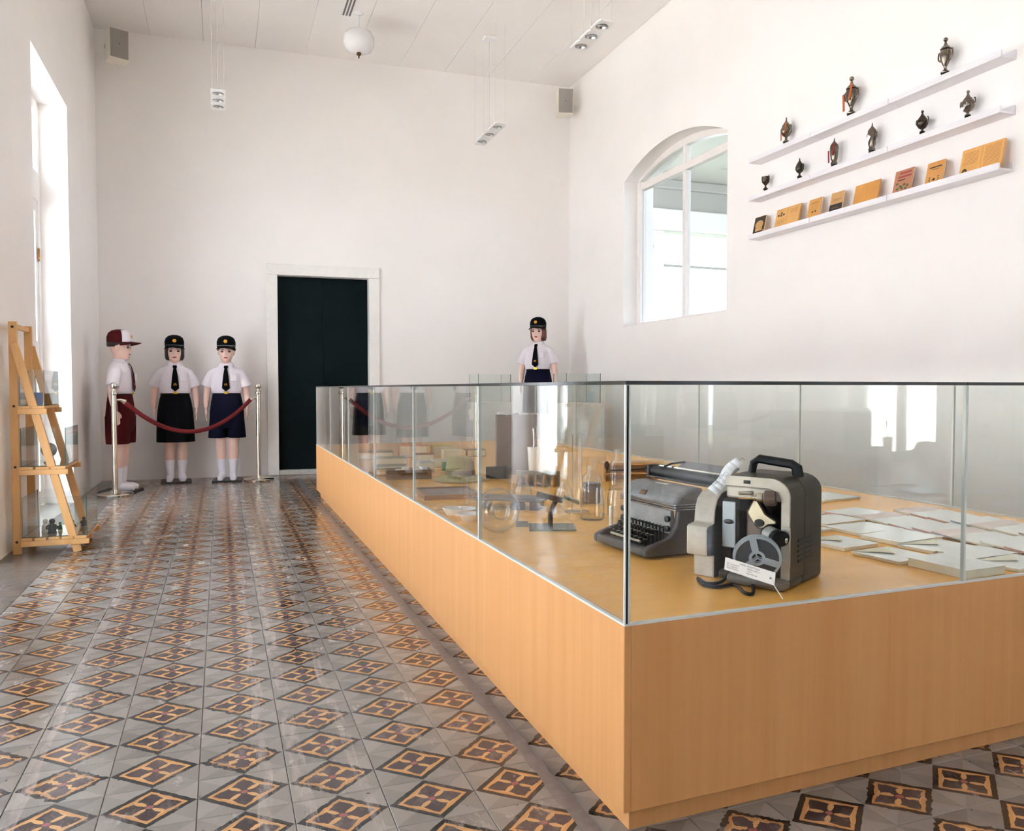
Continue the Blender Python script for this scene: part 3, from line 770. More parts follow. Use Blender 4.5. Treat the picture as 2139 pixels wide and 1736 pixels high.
# cable
cbk = thing('power_cable', 'loose black power cable looped on the case deck below the projector', 'cable')
def deck(x, y, z=ZB + .005): p = on_z(x, y, z); return (p.x, p.y, p.z)
path = [deck(1500, 1168, ZB + .03), deck(1478, 1172, ZB + .026), deck(1466, 1176, ZB + .02), deck(1490, 1192, ZB + .010), deck(1530, 1206, ZB + .008), deck(1545, 1195, ZB + .02), deck(1556, 1178, ZB + .035),
        deck(1530, 1190, ZB + .02), deck(1508, 1215, ZB + .006), deck(1476, 1218), deck(1458, 1208), deck(1470, 1222), deck(1500, 1226), deck(1530, 1221), deck(1545, 1228), deck(1555, 1238), deck(1572, 1240), deck(1572, 1222, ZB + .008), deck(1560, 1200, ZB + .012)]
def spline(P, k=6):
    P = [Vector(p) for p in P]; out = []
    for i in range(len(P) - 1):
        p0 = P[max(i - 1, 0)]; p1 = P[i]; p2 = P[i + 1]; p3 = P[min(i + 2, len(P) - 1)]
        for j in range(k):
            t = j / k; out.append(.5 * ((2 * p1) + (p2 - p0) * t + (2 * p0 - 5 * p1 + 4 * p2 - p3) * t * t + (3 * p1 - p0 - 3 * p2 + p3) * t ** 3))
    out.append(P[-1]); return out
MB().tube(spline(path), .0042, 8).build('cord', BLACK, cbk)
MB().tube(spline([deck(1528, 1105, ZB + .10), deck(1512, 1120, ZB + .085), deck(1510, 1150, ZB + .05), deck(1522, 1172, ZB + .03)]), .0035, 8).build('cord_end', BLACK, cbk)

# ------------------------------------------------------------------ documents in plastic sleeves on the case deck
CREAM = M('aged_paper', (226, 220, 198), .6, var=.06); SLEEVE = M('glossy_sleeve', (232, 233, 228), .12, var=.05, spec=.6)
PINKP = M('faded_pink_paper', (206, 160, 148), .6, var=.1); BLUEP = M('blue_grey_print', (150, 165, 175), .6, var=.2)
docs = [  # plan position on the deck, size, label
    (1.835, 1.555, .15, .17, .024, 'thick stack of white envelopes nearest the front glass joint', False),
    (1.805, 1.735, .15, .155, .010, 'white envelope with its flap up, left column second from the front glass', True),
    (1.795, 1.930, .15, .15, .012, 'cream sleeve beside the projector, last of the left column', True),
    (2.045, 1.545, .185, .115, .010, 'white envelope with a raised flap nearest the front glass, right of the stack', True),
    (2.050, 1.668, .185, .112, .012, 'wide pale envelope in the second column, second from the front', False),
    (2.030, 1.792, .185, .118, .010, 'pale envelope with a flap in the second column, third from the front', True),
    (2.040, 1.930, .21, .145, .014, 'large cream sleeve in the second column, fourth from the front', False),
    (2.050, 2.095, .20, .15, .012, 'bluish sleeve in the second column behind the large cream one', False),
    (1.85, 2.18, .15, .14, .010, 'small pale sleeve half hidden behind the projector', False),
    (2.07, 2.275, .20, .14, .012, 'curled white sheet behind the bluish sleeve', False),
    (2.27, 2.36, .19, .14, .014, 'white sleeve with a pink edge towards the back glass', False),
    (2.05, 2.46, .19, .15, .010, 'pale sheet in the rear row next to the projector', False),
    (2.50, 2.78, .22, .18, .010, 'pale sheet furthest right beside the rear glass', False),
    (2.27, 2.72, .20, .16, .010, 'pale sheet in the rear row left of the furthest one', False),
    (2.44, 3.10, .22, .18, .008, 'last pale sheet in the rear corner seen over the projector', False)]
def document(x, y, w, d, h, page, label, rz, flap=False, tilt=0.0):
    t = thing('document_sleeve', label, 'document', (x, y, ZB), rz, 'documents laid out in the display case')
    MB().box((-w / 2, -d / 2, .0003), (w / 2, d / 2, h - .0012)).build('backing', page, t, smooth=0, bevel=.0008, segs=1)
    MB().box((-w / 2 - .003, -d / 2 - .003, h - .0012), (w / 2 + .003, d / 2 + .003, h)).build('sleeve', SLEEVE, t, smooth=0)
    if flap: MB().add([(-w / 2, d / 2, h + .0004), (0, -.01, h + .004), (w / 2, d / 2, h + .0004), (0, d / 2, h + .0004)], [(0, 1, 3), (3, 1, 2)]).build('flap', CREAM, t, smooth=0)
    return t
for k, (x, y, w, d, h, lab, fp) in enumerate(docs):
    document(x, y, w, d, h, PINKP if k == 10 else CREAM, lab, math.radians(7 + (k * 37) % 7 - 3), fp)
tone = [('faded pink', PINKP), ('cream', CREAM), ('blue grey', BLUEP), ('rose', PINKP), ('pale', CREAM)]
ordn = ('first', 'second', 'third', 'fourth', 'fifth', 'sixth', 'seventh', 'eighth', 'ninth')
for r, (x, y0, n) in enumerate(((2.285, 1.54, 9), (2.53, 1.60, 9))):
    for c in range(n):
        nm, pg = tone[(r * 2 + c * 3) % 5]
        t = thing('booklet', 'thin %s booklet, %s from the front in the %s overlapping column' % (nm, ordn[c], ('left', 'right')[r]), 'booklet', (x + .008 * ((c * 7) % 3 - 1), y0 + c * .085 - .065, ZB), 0, 'booklets laid in overlapping columns')
        t.rotation_euler = (math.radians(4.8), 0, math.radians(6 + (c * 5) % 5 - 2))
        MB().box((-.10, 0, .0004), (.10, .13, .0058)).build('pages', pg, t, smooth=0, bevel=.0006, segs=1)
        MB().box((-.102, -.001, .0058), (.102, .132, .0066)).build('cover', SLEEVE if c % 4 else M('pale_pink_cover', (222, 204, 196), .35, var=.06), t, smooth=0)

# ------------------------------------------------------------------ laboratory glass and curios in the case
def glass_thing(name, label, px, py, prof, n=24, extra=None, mat=CLEAR, cat='glassware', rot=None, lift=0.0):
    p = on_z(px, py, ZB); t = thing(name, label, cat, (p.x, p.y, ZB))
    MB().lathe(prof, (0, 0, lift), n, cap=False, rot=rot).build('vessel', mat, t, smooth=60)
    if extra: extra(t)
    return t
# round flask on its side, mouth towards the viewer
p = on_z(1040, 1113, ZB)
t = thing('round_flask', 'big round clear flask lying on its side near the left glass', 'flask', (p.x, p.y, ZB))
prof = [(.075 * math.sin(a), -.075 * math.cos(a)) for a in [math.pi * i / 20 for i in range(18)]] + [(.024, .085), (.022, .13), (.027, .134)]
MB().lathe(prof, (0, 0, .0752), 32, cap=False, rot=Vector((-.25, -.95, .12)).to_track_quat('Z', 'Y').to_matrix()).build('bulb', CLEAR, t, smooth=60)
MB().tube([(math.cos(a) * .024 + 0.0, 0, math.sin(a) * .024) for a in [2 * math.pi * i / 24 for i in range(24)]], .0016, 6, closed=True).build('rim', thin_glass('thick_glass', (.8, .82, .8), .2), t, loc=(-.032, -.124, .0905), rz=-.25)
ERL = [(.001, .001), (.04, .001), (.043, .006), (.038, .03), (.018, .07), (.016, .095), (.02, .098)]
glass_thing('conical_flask', 'small conical flask just behind the round flask', 1092, 1036, ERL)
glass_thing('conical_flask', 'conical flask next to the dark specimen stand', 1178, 1042, ERL)
glass_thing('beaker', 'wide glass beaker left of the typewriter keyboard', 1237, 1085, [(.001, .001), (.042, .001), (.045, .006), (.045, .11), (.05, .116)])
glass_thing('bell_jar', 'rounded glass bell jar behind the typewriter keyboard', 1296, 1078, [(.05, .001), (.05, .07), (.045, .10), (.03, .12), (.001, .128)])
glass_thing('tall_cylinder', 'tall clear measuring cylinder standing in the middle of the case', 1205, 1070, [(.045, .001), (.045, .006), (.02, .012), (.02, .30), (.025, .306)],
            extra=lambda t: MB().lathe([(.05, .0), (.05, .004)], (0, 0, 0), 24).build('foot', thin_glass('thick_glass', (.8, .82, .8), .2), t))
glass_thing('jar', 'clear jar with purple brown liquid behind the beaker', 1236, 1050, [(.001, .001), (.04, .001), (.042, .006), (.042, .11), (.022, .13), (.022, .16)],
            extra=lambda t: MB().lathe([(.001, .003), (.039, .003), (.039, .085), (.001, .085)], (0, 0, 0), 20).build('liquid', M('purple_brown_liquid', (88, 62, 62), .2), t))
for k, (px, lab) in enumerate(((974, 'left one of the slim test tubes beside the white dishes'), (986, 'right one of the slim test tubes beside the white dishes'), (1066, 'test tube standing beside the small conical flask'))):
    glass_thing('test_tube', lab, px, 1056 - 2 * k, [(.001, .0005), (.009, .004), (.011, .012), (.011, .115), (.013, .118)], 14, cat='test tube')
glass_thing('tall_bottle', 'clear narrow bottle at the rear right of the glassware', 1290, 1022, [(.001, .001), (.04, .001), (.04, .12), (.016, .15), (.016, .19)])
p = on_z(1276, 1110, ZB)
t = thing('candle', 'slim white candle standing in front of the typewriter', 'candle', (p.x, p.y, ZB))
MB().lathe([(.006, 0), (.006, .085), (.004, .087)], n=12).build('stick', M('white_wax', (240, 238, 232), .4), t)
MB().lathe([(.013, 0), (.013, .004), (.007, .007)], n=14).build('cup', TB, t)
MB().lathe([(.0008, .086), (.0008, .094)], n=6).build('wick', TB, t)
PORC = M('white_porcelain', (236, 234, 230), .2)
for (px, py, r, lab) in ((948, 1078, .052, 'white porcelain dish at the back of the three dishes'), (962, 1089, .044, 'white porcelain dish in front of the three dishes'), (926, 1076, .036, 'smallest white dish left of the porcelain dishes')):
    p = on_z(px, py, ZB); t = thing('dish', lab, 'dish', (p.x + .035, p.y, ZB), group='white dishes')
    MB().lathe([(.001, .0), (r * .6, .0), (r * .95, .022), (r * 1.05, .026), (r * 1.0, .028), (r * .58, .006), (.001, .005)], n=28, cap=False).build('bowl', PORC, t, smooth=50)
# specimen stand: grey mirror plates, bent dark arm with a wooden holder
p = on_z(1150, 1104, ZB)
st = thing('specimen_stand', 'bent dark metal stand with a wooden arm on grey glass plates', 'stand', (p.x, p.y, ZB), math.radians(-20))
PLT = M('grey_mirror', (120, 132, 124), .08, .5)
MB().box((-.075, -.055, 0), (.085, .075, .006)).build('plate', PLT, st, smooth=0, bevel=.001)
MB().box((-.12, .03, .0), (-.076, .12, .006)).build('plate', PLT, st, smooth=0, bevel=.001)
IRON = M('dark_iron', (58, 48, 40), .4, .6)
MB().tube(spline([(.0, .0, .006), (.0, .0, .05), (.012, .0, .085), (.02, .0, .10)]), .009, 10).build('arm', IRON, st)
MB().box((-.05, -.012, .10), (.045, .012, .118), rot=Matrix.Rotation(.25, 3, 'Y')).build('crossbar', M('dark_wood', (76, 50, 36), .5, var=.2), st, bevel=.002)
MB().box((.045, -.02, .095), (.10, .02, .105), rot=Matrix.Rotation(.4, 3, 'Y')).build('vane', PLT, st, smooth=0)
# grey machine part on a metal tray
p = on_z(1075, 1062, ZB)
gm = thing('metal_apparatus', 'low grey metal apparatus with a disc behind the round flask', 'apparatus', (p.x, p.y, ZB), math.radians(-35))
GMT = M('blue_grey_metal', (112, 112, 122), .35, .5, var=.15)
MB().box((-.16, -.05, .035), (.13, .06, .048)).build('top_plate', GMT, gm, bevel=.003)
MB().box((-.15, -.04, 0), (-.11, .05, .035)).build('foot', GMT, gm, bevel=.002)
MB().box((.07, -.04, 0), (.11, .05, .035)).build('foot', GMT, gm, bevel=.002)
MB().lathe([(.03, .0), (.03, .02), (.022, .034)], (.02, -.02, .0), 20).build('disc', GMT, gm)
# row of brass weights on a rail
p = on_z(1122, 1016, ZB)
wr_ = thing('weight_rack', 'row of tarnished brass weights under a rail near the white vase', 'weights', (p.x, p.y, ZB), math.radians(-30))
MB().box((-.11, .02, 0), (.11, .035, .075)).build('rail', M('rail_pewter', (140, 132, 115), .3, .7), wr_, bevel=.003)
for k in range(5): MB().lathe([(.016, 0), (.018, .03), (.013, .05), (.008, .06)], (-.085 + k * .042, -.005, 0), 14).build('weight', BRASS, wr_)
# tall box with paper, white vase, cylinder
p = Vector((1.56, 4.15, ZB))
bx = thing('upright_box', 'tall brown board box with a crumpled paper on top in the case', 'box', (p.x, p.y, ZB), math.radians(-12))
BRD = M('brown_board', (112, 98, 92), .6, var=.15, vscale=8)
MB().box((-.115, 0, 0), (.115, .06, .335)).build('body', BRD, bx, bevel=.003)
pp = MB()
for i in range(6):
    x = -.11 + i * .022; pp.add([(x, 0, .338 + .012 * math.sin(i * 1.7)), (x + .022, 0, .338 + .012 * math.sin((i + 1) * 1.7)), (x + .022, .05, .342 + .010 * math.cos(i)), (x, .05, .342 + .01 * math.cos(i - 1))], [(0, 1, 2, 3)])
po = pp.build('paper', PAPER, bx); po.modifiers.new('s', 'SOLIDIFY').thickness = .001
p = on_z(1114, 1000, ZB)
vs = thing('white_vase', 'slim white flared vase in front of the brown box', 'vase', (p.x, p.y, ZB))
MB().lathe([(.001, 0), (.022, 0), (.033, .17), (.03, .17), (.02, .01), (.001, .008)], n=20, cap=False).build('body', PORC, vs, smooth=50)
MB().tube([(.0, 0, .02), (.006, 0, .2), (.0, 0, .27), (.02, .0, .28), (.026, 0, .21)], .004, 6).build('wire', CHROME, vs)
p = Vector((1.395, 3.985, ZB))
cy_ = thing('dark_roll', 'dark grey roll lying between the straw hat and the brown box', 'roll', (p.x, p.y, ZB), math.radians(-15))
MB().lathe([(.001, -.07), (.032, -.07), (.034, .0), (.03, .07), (.001, .07)], (0, 0, .034), 18, rot=Matrix.Rotation(math.pi / 2, 3, 'Y')).build('roll', M('charcoal_cloth', (62, 66, 66), .6, var=.2), cy_)
MB().lathe([(.0325, .02), (.0365, .02), (.0365, .04), (.0325, .04)], (0, 0, .036), 18, rot=Matrix.Rotation(math.pi / 2, 3, 'Y')).build('band', BLACK, cy_)
# straw hat
p = Vector((1.175, 3.975, ZB))
hat = thing('straw_hat', 'olive straw hat with a wide brim lying in the case', 'hat', (p.x, p.y, ZB), .3)
t_ = NT('straw'); wv_ = t_.n('ShaderNodeTexWave'); wv_.bands_direction = 'Z'; wv_.inputs['Scale'].default_value = 60; t_.l(t_.obj(), wv_.inputs['Vector'])
t_.l(t_.mix(wv_.outputs['Fac'], lin((138, 128, 88)), lin((168, 158, 112))), t_.b.inputs['Base Color']); t_.b.inputs['Roughness'].default_value = .7
STRAW = t_.m
MB().lathe([(.135, .004), (.132, .008), (.085, .028), (.078, .034), (.072, .10), (.058, .125), (.03, .13), (.001, .127)], n=36, cap=False).build('crown_and_brim', STRAW, hat, smooth=60)
MB().lathe([(.079, .036), (.081, .036), (.0785, .058), (.0765, .058)], n=36, cap=False).build('band', M('hat_band', (110, 100, 72), .7), hat, smooth=60)
# grey bordered tray
p = on_z(925, 1034, ZB)
ty = thing('wooden_tray', 'flat wood framed tray with a grey lining in front of the hat', 'tray', (p.x, p.y, ZB), math.radians(-4))
MB().box((-.10, -.14, .0), (.14, .14, .012)).build('lining', M('grey_felt', (140, 128, 122), .8, var=.12), ty, smooth=0)
for lo, hi in (((-.11, -.15, 0), (-.10, .15, .02)), ((.14, -.15, 0), (.15, .15, .02)), ((-.10, -.15, 0), (.14, -.14, .02)), ((-.10, .14, 0), (.14, .15, .02))):
    MB().box(lo, hi).build('edge', M('tray_wood', (150, 112, 80), .5), ty, smooth=0)
p = on_z(882, 1041, ZB)
tag(MB().box((-.03, -.06, 0), (.03, .06, .0012)).build('loose_card', PAPER, None, (p.x + .03, p.y, ZB), -.2), 'blank white card lying left of the wood framed tray', 'card')
# wooden box with papers
p = Vector((.925, 4.19, ZB))
wb = thing('wooden_box', 'shallow wooden box holding stacked slips of paper', 'box', (p.x, p.y, ZB), math.radians(-8))
MB().box((-.09, -.06, 0), (.13, .06, .008)).build('bottom', PINE, wb, smooth=0)
for lo, hi, m_ in (((-.09, -.07, 0), (.13, -.06, .05), 0), ((-.09, .06, 0), (.13, .07, .05), 0), ((-.10, -.07, 0), (-.09, .07, .05), 0), ((.13, -.07, 0), (.14, .07, .05), 0)):
    MB().box(lo, hi).build('side', wood('dark_box_wood', (120, 86, 50), (80, 54, 32), .5), wb, smooth=0)
for k in range(6):
    q = thing('paper_slip', '%s paper slip, %s from the left in the shallow wooden box' % ('white' if k % 2 else 'cream', ('first', 'second', 'third', 'fourth', 'fifth', 'sixth')[k]), 'paper', (p.x - .065 + k * .034, p.y + .005 * (k % 2) - .003, ZB + .0085), .1 * (k % 3) - .1, 'paper slips in the wooden box')
    MB().box((-.013, -.03, .0), (.013, .03, .03 + .01 * (k % 3)), rot=Matrix.Rotation(.0, 3, 'X')).build('pad', PAPER if k % 2 else CREAM, q, smooth=0, bevel=.001)
# books and packets at the far end
far_items = [
    (1.0, 5.45, 0.24, 0.18, 0.05, (120, 104, 80), 'brown box file at the far end of the case'), (1.27, 5.48, 0.2, 0.15, 0.085, (196, 112, 84), 'orange red book on the far end of the case'),
    (1.25, 5.08, 0.13, 0.12, 0.055, (150, 78, 52), 'rust coloured packet beside the orange red book'), (1.49, 5.54, 0.15, 0.13, 0.075, (206, 178, 70), 'bright yellow packet at the far end of the case'),
    (1.5, 5.24, 0.15, 0.13, 0.06, (214, 206, 172), 'cream packet next to the yellow packet'), (1.02, 5.04, 0.2, 0.15, 0.04, (168, 166, 146), 'grey green folder in front of the brown box file'),
    (0.95, 4.74, 0.2, 0.1, 0.02, (120, 130, 132), 'thin blue grey book in front of the grey folder'), (1.1, 4.48, 0.11, 0.11, 0.06, (190, 186, 190), 'pale lilac packet near the rust coloured one'),
    (1.28, 4.74, 0.12, 0.12, 0.045, (198, 194, 180), 'pale grey packet behind the white and green one'), (0.89, 4.38, 0.12, 0.09, 0.012, (206, 160, 112), 'low tan booklet near the left glass'),
    (1.7, 5.4, 0.14, 0.12, 0.05, (110, 102, 82), 'dull brown packet behind the straw hat')]
for k, (px, py, w, d, h, c, lab) in enumerate(far_items):
    t = thing('packet', lab, 'packet', (px, py, ZB), math.radians(-10 + (k * 41) % 20), 'packets and books at the far end of the case')
    MB().box((-w / 2, -d / 2, 0), (w / 2, d / 2, h)).build('cover', M('packet_%d' % k, c, .6, var=.12, vscale=9), t, bevel=.003)
    MB().box((-w / 2 + .004, -d / 2 - .001, .004), (w / 2 - .004, -d / 2 + .02, h - .005)).build('pages', CREAM, t, smooth=0)
p = Vector((1.27, 4.48, ZB))
t = thing('medicine_box', 'small white and green carton left of the straw hat', 'carton', (p.x, p.y, ZB), -.5)
MB().box((-.05, -.02, 0), (.05, .03, .05)).build('carton', PAPER, t, smooth=0, bevel=.001)
MB().box((-.051, -.021, .001), (-.02, .031, .051)).build('green_band', M('carton_green', (60, 140, 110), .5), t, smooth=0)
p = on_z(1312, 1003, ZB)
t = thing('wooden_rack', 'small open wooden rack at the rear of the glassware', 'rack', (p.x, p.y, ZB), math.radians(-10))
for lo, hi in (((-.15, -.05, .085), (.15, .06, .097)), ((-.15, -.05, 0), (-.138, .06, .085)), ((.138, -.05, 0), (.15, .06, .085)), ((-.138, -.045, .035), (.138, .055, .044)), ((-.138, .05, .0), (.138, .058, .085))):
    MB().box(lo, hi).build('board', wood('rack_wood', (206, 165, 112), (170, 122, 76), .5), t, smooth=0, bevel=.001)

# ------------------------------------------------------------------ mannequins in school uniform
SKIN = M('mannequin_skin', (234, 198, 184), .42, var=.02)
SHIRT = M('white_shirt_cotton', (230, 224, 232), .75, var=.03, vscale=8)
NAVY = M('navy_cloth', (9, 11, 34), .85, var=.15, spec=.15); DNAVY = M('dark_navy_cloth', (5, 7, 11), .85, var=.15, spec=.15); MAROON = M('maroon_cloth', (70, 6, 12), .8, var=.12, spec=.2)
HAIRB = M('brown_hair', (82, 52, 42), .45, var=.25, vscale=60); HAIRD = M('dark_hair', (44, 32, 28), .45, var=.25, vscale=60)
SOCK = M('white_sock', (234, 230, 238), .8, var=.03)
EYE_M = M('painted_eye', (36, 24, 24), .3); LIP = M('painted_lip', (176, 74, 74), .35); BROW = M('painted_brow', (92, 62, 50), .6)
def body_mesh():
    b = MB()
    b.ellrings([(0, 0, z, rx, ry) for z, rx, ry in ((.58, .09, .07), (.66, .135, .092), (.74, .14, .10), (.82, .125, .088), (.88, .115, .08), (1.0, .125, .086), (1.07, .120, .080), (1.11, .095, .066), (1.15, .058, .052), (1.19, .046, .048), (1.25, .045, .05))], 24)
    b.ellrings([(0, y, z, rx, ry) for z, rx, ry, y in ((1.188, .020, .022, -.048), (1.198, .036, .044, -.034), (1.215, .050, .062, -.020), (1.25, .063, .079, -.011), (1.29, .071, .087, -.004), (1.33, .075, .091, 0), (1.37, .073, .090, .003), (1.40, .062, .078, .004), (1.425, .035, .045, .005))], 24)
    b.sphere((0, -.090, 1.268), (.010, .014, .009), 10, 8); b.tube([(0, -.083, 1.305), (0, -.090, 1.27)], [.006, .010], 8)   # nose
    b.sphere((0, -.078, 1.232), (.021, .010, .008), 12, 8)                                                                   # mouth
    for s in (-1, 1):
        b.sphere((s * .074, .004, 1.285), (.009, .018, .027), 10, 8)                                                          # ear
        b.sphere((s * .033, -.076, 1.318), (.022, .010, .008), 10, 6)                                                        # brow ridge
        b.tube([(s * .10, 0, 1.085), (s * .150, .0, 1.04), (s * .178, .008, .95), (s * .188, .012, .87), (s * .192, 0, .80), (s * .193, -.012, .735)], [.034, .036, .036, .033, .030, .021], 14)
        b.sphere((s * .194, -.020, .695), (.014, .028, .043), 12, 10)                                                         # palm
        for k, (dy, ln) in enumerate(((-.022, .060), (-.008, .068), (.007, .064), (.020, .050))):
            y = -.022 + dy; b.tube([(s * .194, y, .672), (s * .193, y - .002, .672 - ln * .55), (s * .186, y - .002, .672 - ln)], [.0085, .0080, .0065], 8)
        b.tube([(s * .192, -.040, .715), (s * .188, -.056, .690), (s * .184, -.060, .668)], [.010, .009, .007], 8)                   # thumb
        b.tube([(s * .068, 0, .68), (s * .066, -.004, .55), (s * .062, -.006, .40), (s * .060, -.002, .36), (s * .060, .012, .27), (s * .056, .012, .15), (s * .053, .012, .07), (s * .053, .014, .03)],
               [.076, .068, .052, .050, .050, .036, .030, .032], 16)
        b.tube([(s * .053, .035, .036), (s * .055, -.02, .042), (s * .060, -.075, .034), (s * .064, -.115, .028)], [.026, .034, .034, .022], 12, flat=.75)
    return b
def mannequin(name, label, loc, rz, lower, cap, hairm, hair_len, tie_mat, base=True, proto=[None]):
    t = thing(name, label, 'mannequin', loc, rz, 'school uniform mannequins')
    if proto[0] is None:
        o = remeshed(body_mesh(), 'body', SKIN, .0055, 4, t); proto[0] = o
    else: inst(proto[0], t)
    zb = .0
    MB().box((-.14, -.15, .0), (.14, .16, .016)).build('base_plate', M('dark_base_plate', (34, 30, 28), .4), t, bevel=.003)
    for s in (-1, 1):
        k = MB()
        k.tube([(s * .060, .012, .222), (s * .058, .012, .15), (s * .053, .013, .08), (s * .053, .014, .04)], [.0475, .040, .036, .038], 16)
        k.tube([(s * .053, .045, .040), (s * .055, -.02, .046), (s * .060, -.078, .038), (s * .064, -.125, .031)], [.031, .040, .039, .026], 12, flat=.8)
        remeshed(k, 'sock', SOCK, .005, 3, t)
    # shirt
    sh = MB()
    sh.ellrings([(0, 0, z, rx, ry) for z, rx, ry in ((.868, .128, .094), (.90, .146, .108), (.95, .148, .110), (1.03, .150, .106), (1.08, .142, .098), (1.12, .115, .084), (1.15, .080, .070), (1.172, .060, .060))], 28)
    for s in (-1, 1):
        sh.tube([(s * .085, 0, 1.098), (s * .130, 0, 1.068), (s * .160, .004, 1.01), (s * .185, .008, .945)], [.048, .054, .056, .058], 18)
    so = remeshed(sh, 'shirt', SHIRT, .0065, 4, t)
    cl = MB()
    for s in (-1, 1):
        cl.add([(0, -.066, 1.158), (s * .05, -.06, 1.13), (s * .066, -.05, 1.158), (s * .052, -.02, 1.192), (s * .03, -.048, 1.190)], [(0, 1, 2, 3, 4)])
        cl.add([(s * .066, -.05, 1.158), (s * .070, .02, 1.165), (s * .054, .03, 1.195), (s * .052, -.02, 1.192)], [(0, 1, 2, 3)])
        cl.add([(s * .070, .02, 1.165), (0, .072, 1.17), (0, .056, 1.198), (s * .054, .03, 1.195)], [(0, 1, 2, 3)])
    co = cl.build('collar', SHIRT, so, smooth=60); co.modifiers.new('s', 'SOLIDIFY').thickness = .004
    pk = MB().box((.045, -.1155, 1.0), (.10, -.108, 1.06)); pk.build('pocket', SHIRT, so, bevel=.002)
    # tie follows the chest
    ti = MB(); pts = [(1.155, .016, -.074), (1.137, .021, -.088), (1.125, .014, -.096), (1.06, .024, -.114), (.98, .033, -.120), (.93, .037, -.122), (.900, .005, -.120)]
    ti.loft([[(-w, y, z), (0, y - .005, z), (w, y, z), (0, y + .004, z)] for z, w, y in pts])
    tie = ti.build('tie', tie_mat, t, smooth=60)
    MB().lathe([(.013, 0), (.013, .003)], (0, -.122, .965), 14, rot=Matrix.Rotation(math.pi / 2, 3, 'X')).build('tie_emblem', GOLD, tie)
    # lower garment
    if lower[0] == 'skirt':
        rings = []
        for z, rx, ry, am in ((.40, .172, .125, .007), (.55, .170, .124, .005), (.70, .163, .120, .002), (.80, .148, .108, 0), (.86, .133, .097, 0), (.888, .130, .095, 0)):
            rings.append([((rx + am * math.sin(a * 11)) * math.cos(a), (ry + am * math.sin(a * 11)) * math.sin(a), z) for a in [2 * math.pi * i / 66 for i in range(66)]])
        lo_ = MB().loft(rings).build('skirt', lower[1], t, smooth=60)
    else:
        sh = MB(); sh.ellrings([(0, 0, z, rx, ry) for z, rx, ry in ((.53, .13, .09), (.60, .165, .116), (.70, .162, .118), (.80, .148, .108), (.888, .130, .095))], 28)
        for s in (-1, 1): sh.ellrings([(s * cx_, 0, z, rx, ry) for z, cx_, rx, ry in ((.435, .092, .088, .098), (.55, .086, .085, .104), (.68, .075, .085, .108))], 24)
        lo_ = remeshed(sh, 'shorts', lower[1], .0065, 3, t)
    MB().ellrings([(0, 0, .872, .134, .099), (0, 0, .900, .137, .102)], 32).build('belt', BLACK, t, smooth=60)
    MB().box((-.019, -.110, .873), (.019, -.0995, .899)).build('buckle', M('buckle_brass', (222, 178, 60), .25, .7), t, bevel=.003)
    # hair
    z0 = hair_len; hr = MB()
    hr.ellrings([(0, y, z, rx, ry) for z, rx, ry, y in ((z0, .076, .064, .034), (z0 + .03, .090, .084, .022), (1.31, .091, .092, .014), (1.345, .084, .096, .006), (1.38, .080, .094, .004), (1.41, .06, .075, .004))], 28)
    remeshed(hr, 'hair', hairm, .006, 3, t)
    fr = MB()   # fringe under the cap
    fr.ellrings([(.018, -.068, 1.322, .046, .022), (.012, -.070, 1.336, .056, .026), (0, -.066, 1.35, .062, .03)], 20)
    fr.build('fringe', hairm, t, smooth=60)
    for s in (-1, 1):
        MB().sphere((s * .031, -.0805, 1.293), (.0165, .007, .0095), 12, 8).build('eye', EYE_M, t)
        MB().tube([(s * .014, -.086, 1.308), (s * .030, -.085, 1.313), (s * .047, -.074, 1.308)], [.003, .004, .0025], 6).build('eyebrow', BROW, t)
    MB().sphere((0, -.0855, 1.2325), (.019, .006, .0075), 12, 8).build('lips', LIP, t)
    # cap
    kind, cm, front = cap
    c_ = MB(); c_.ellrings([(0, .002, z, rx, ry) for z, rx, ry in ((1.335, .087, .101), (1.352, .089, .103), (1.39, .090, .102), (1.425, .078, .088), (1.445, .055, .062), (1.455, .025, .028), (1.457, .004, .004))], 32)
    cp_ = c_.build('cap', cm, t, smooth=60)
    vl = .062 if kind == 'kepi' else .085; vis = []
    nA = 20
    def vp(q, e):
        a = math.radians(-75 + 150 * q); x = .087 * math.sin(a); y = .002 - .101 * math.cos(a)
        dx, dy = math.sin(a) * .35, -math.cos(a); out = vl * e * (math.cos(a * .95) ** .55 if math.cos(a * .95) > 0 else 0)
        drop = .020 * e * (1 if kind == 'kepi' else .35) + (.030 if kind != 'kepi' else .012) * (math.sin(a) ** 2)
        return (x + dx * out, y + dy * out, 1.347 - drop)
    vm = MB(); vs_ = [vp(i / nA, j / 4) for j in range(5) for i in range(nA + 1)]
    vm.add(vs_, [(j * (nA + 1) + i, j * (nA + 1) + i + 1, (j + 1) * (nA + 1) + i + 1, (j + 1) * (nA + 1) + i) for j in range(4) for i in range(nA)])
    vo = vm.build('visor', cm, cp_, smooth=60); vo.modifiers.new('s', 'SOLIDIFY').thickness = .004
    if front is not None:
        fp = MB(); rr = []
        for z, rx, ry in ((1.340, .0895, .1035), (1.352, .0912, .1052), (1.39, .0922, .1042), (1.425, .080, .090), (1.446, .056, .063)):
            rr.append([(rx * math.sin(a), .002 - ry * math.cos(a), z + .001) for a in [math.radians(-62 + 124 * i / 16) for i in range(17)]])
        n_ = 17; fp.add([p for r in rr for p in r], [(j * n_ + i, j * n_ + i + 1, (j + 1) * n_ + i + 1, (j + 1) * n_ + i) for j in range(4) for i in range(16)])
        fo = fp.build('cap_front', front, cp_, smooth=60); fo.modifiers.new('s', 'SOLIDIFY').thickness = .003
    else:
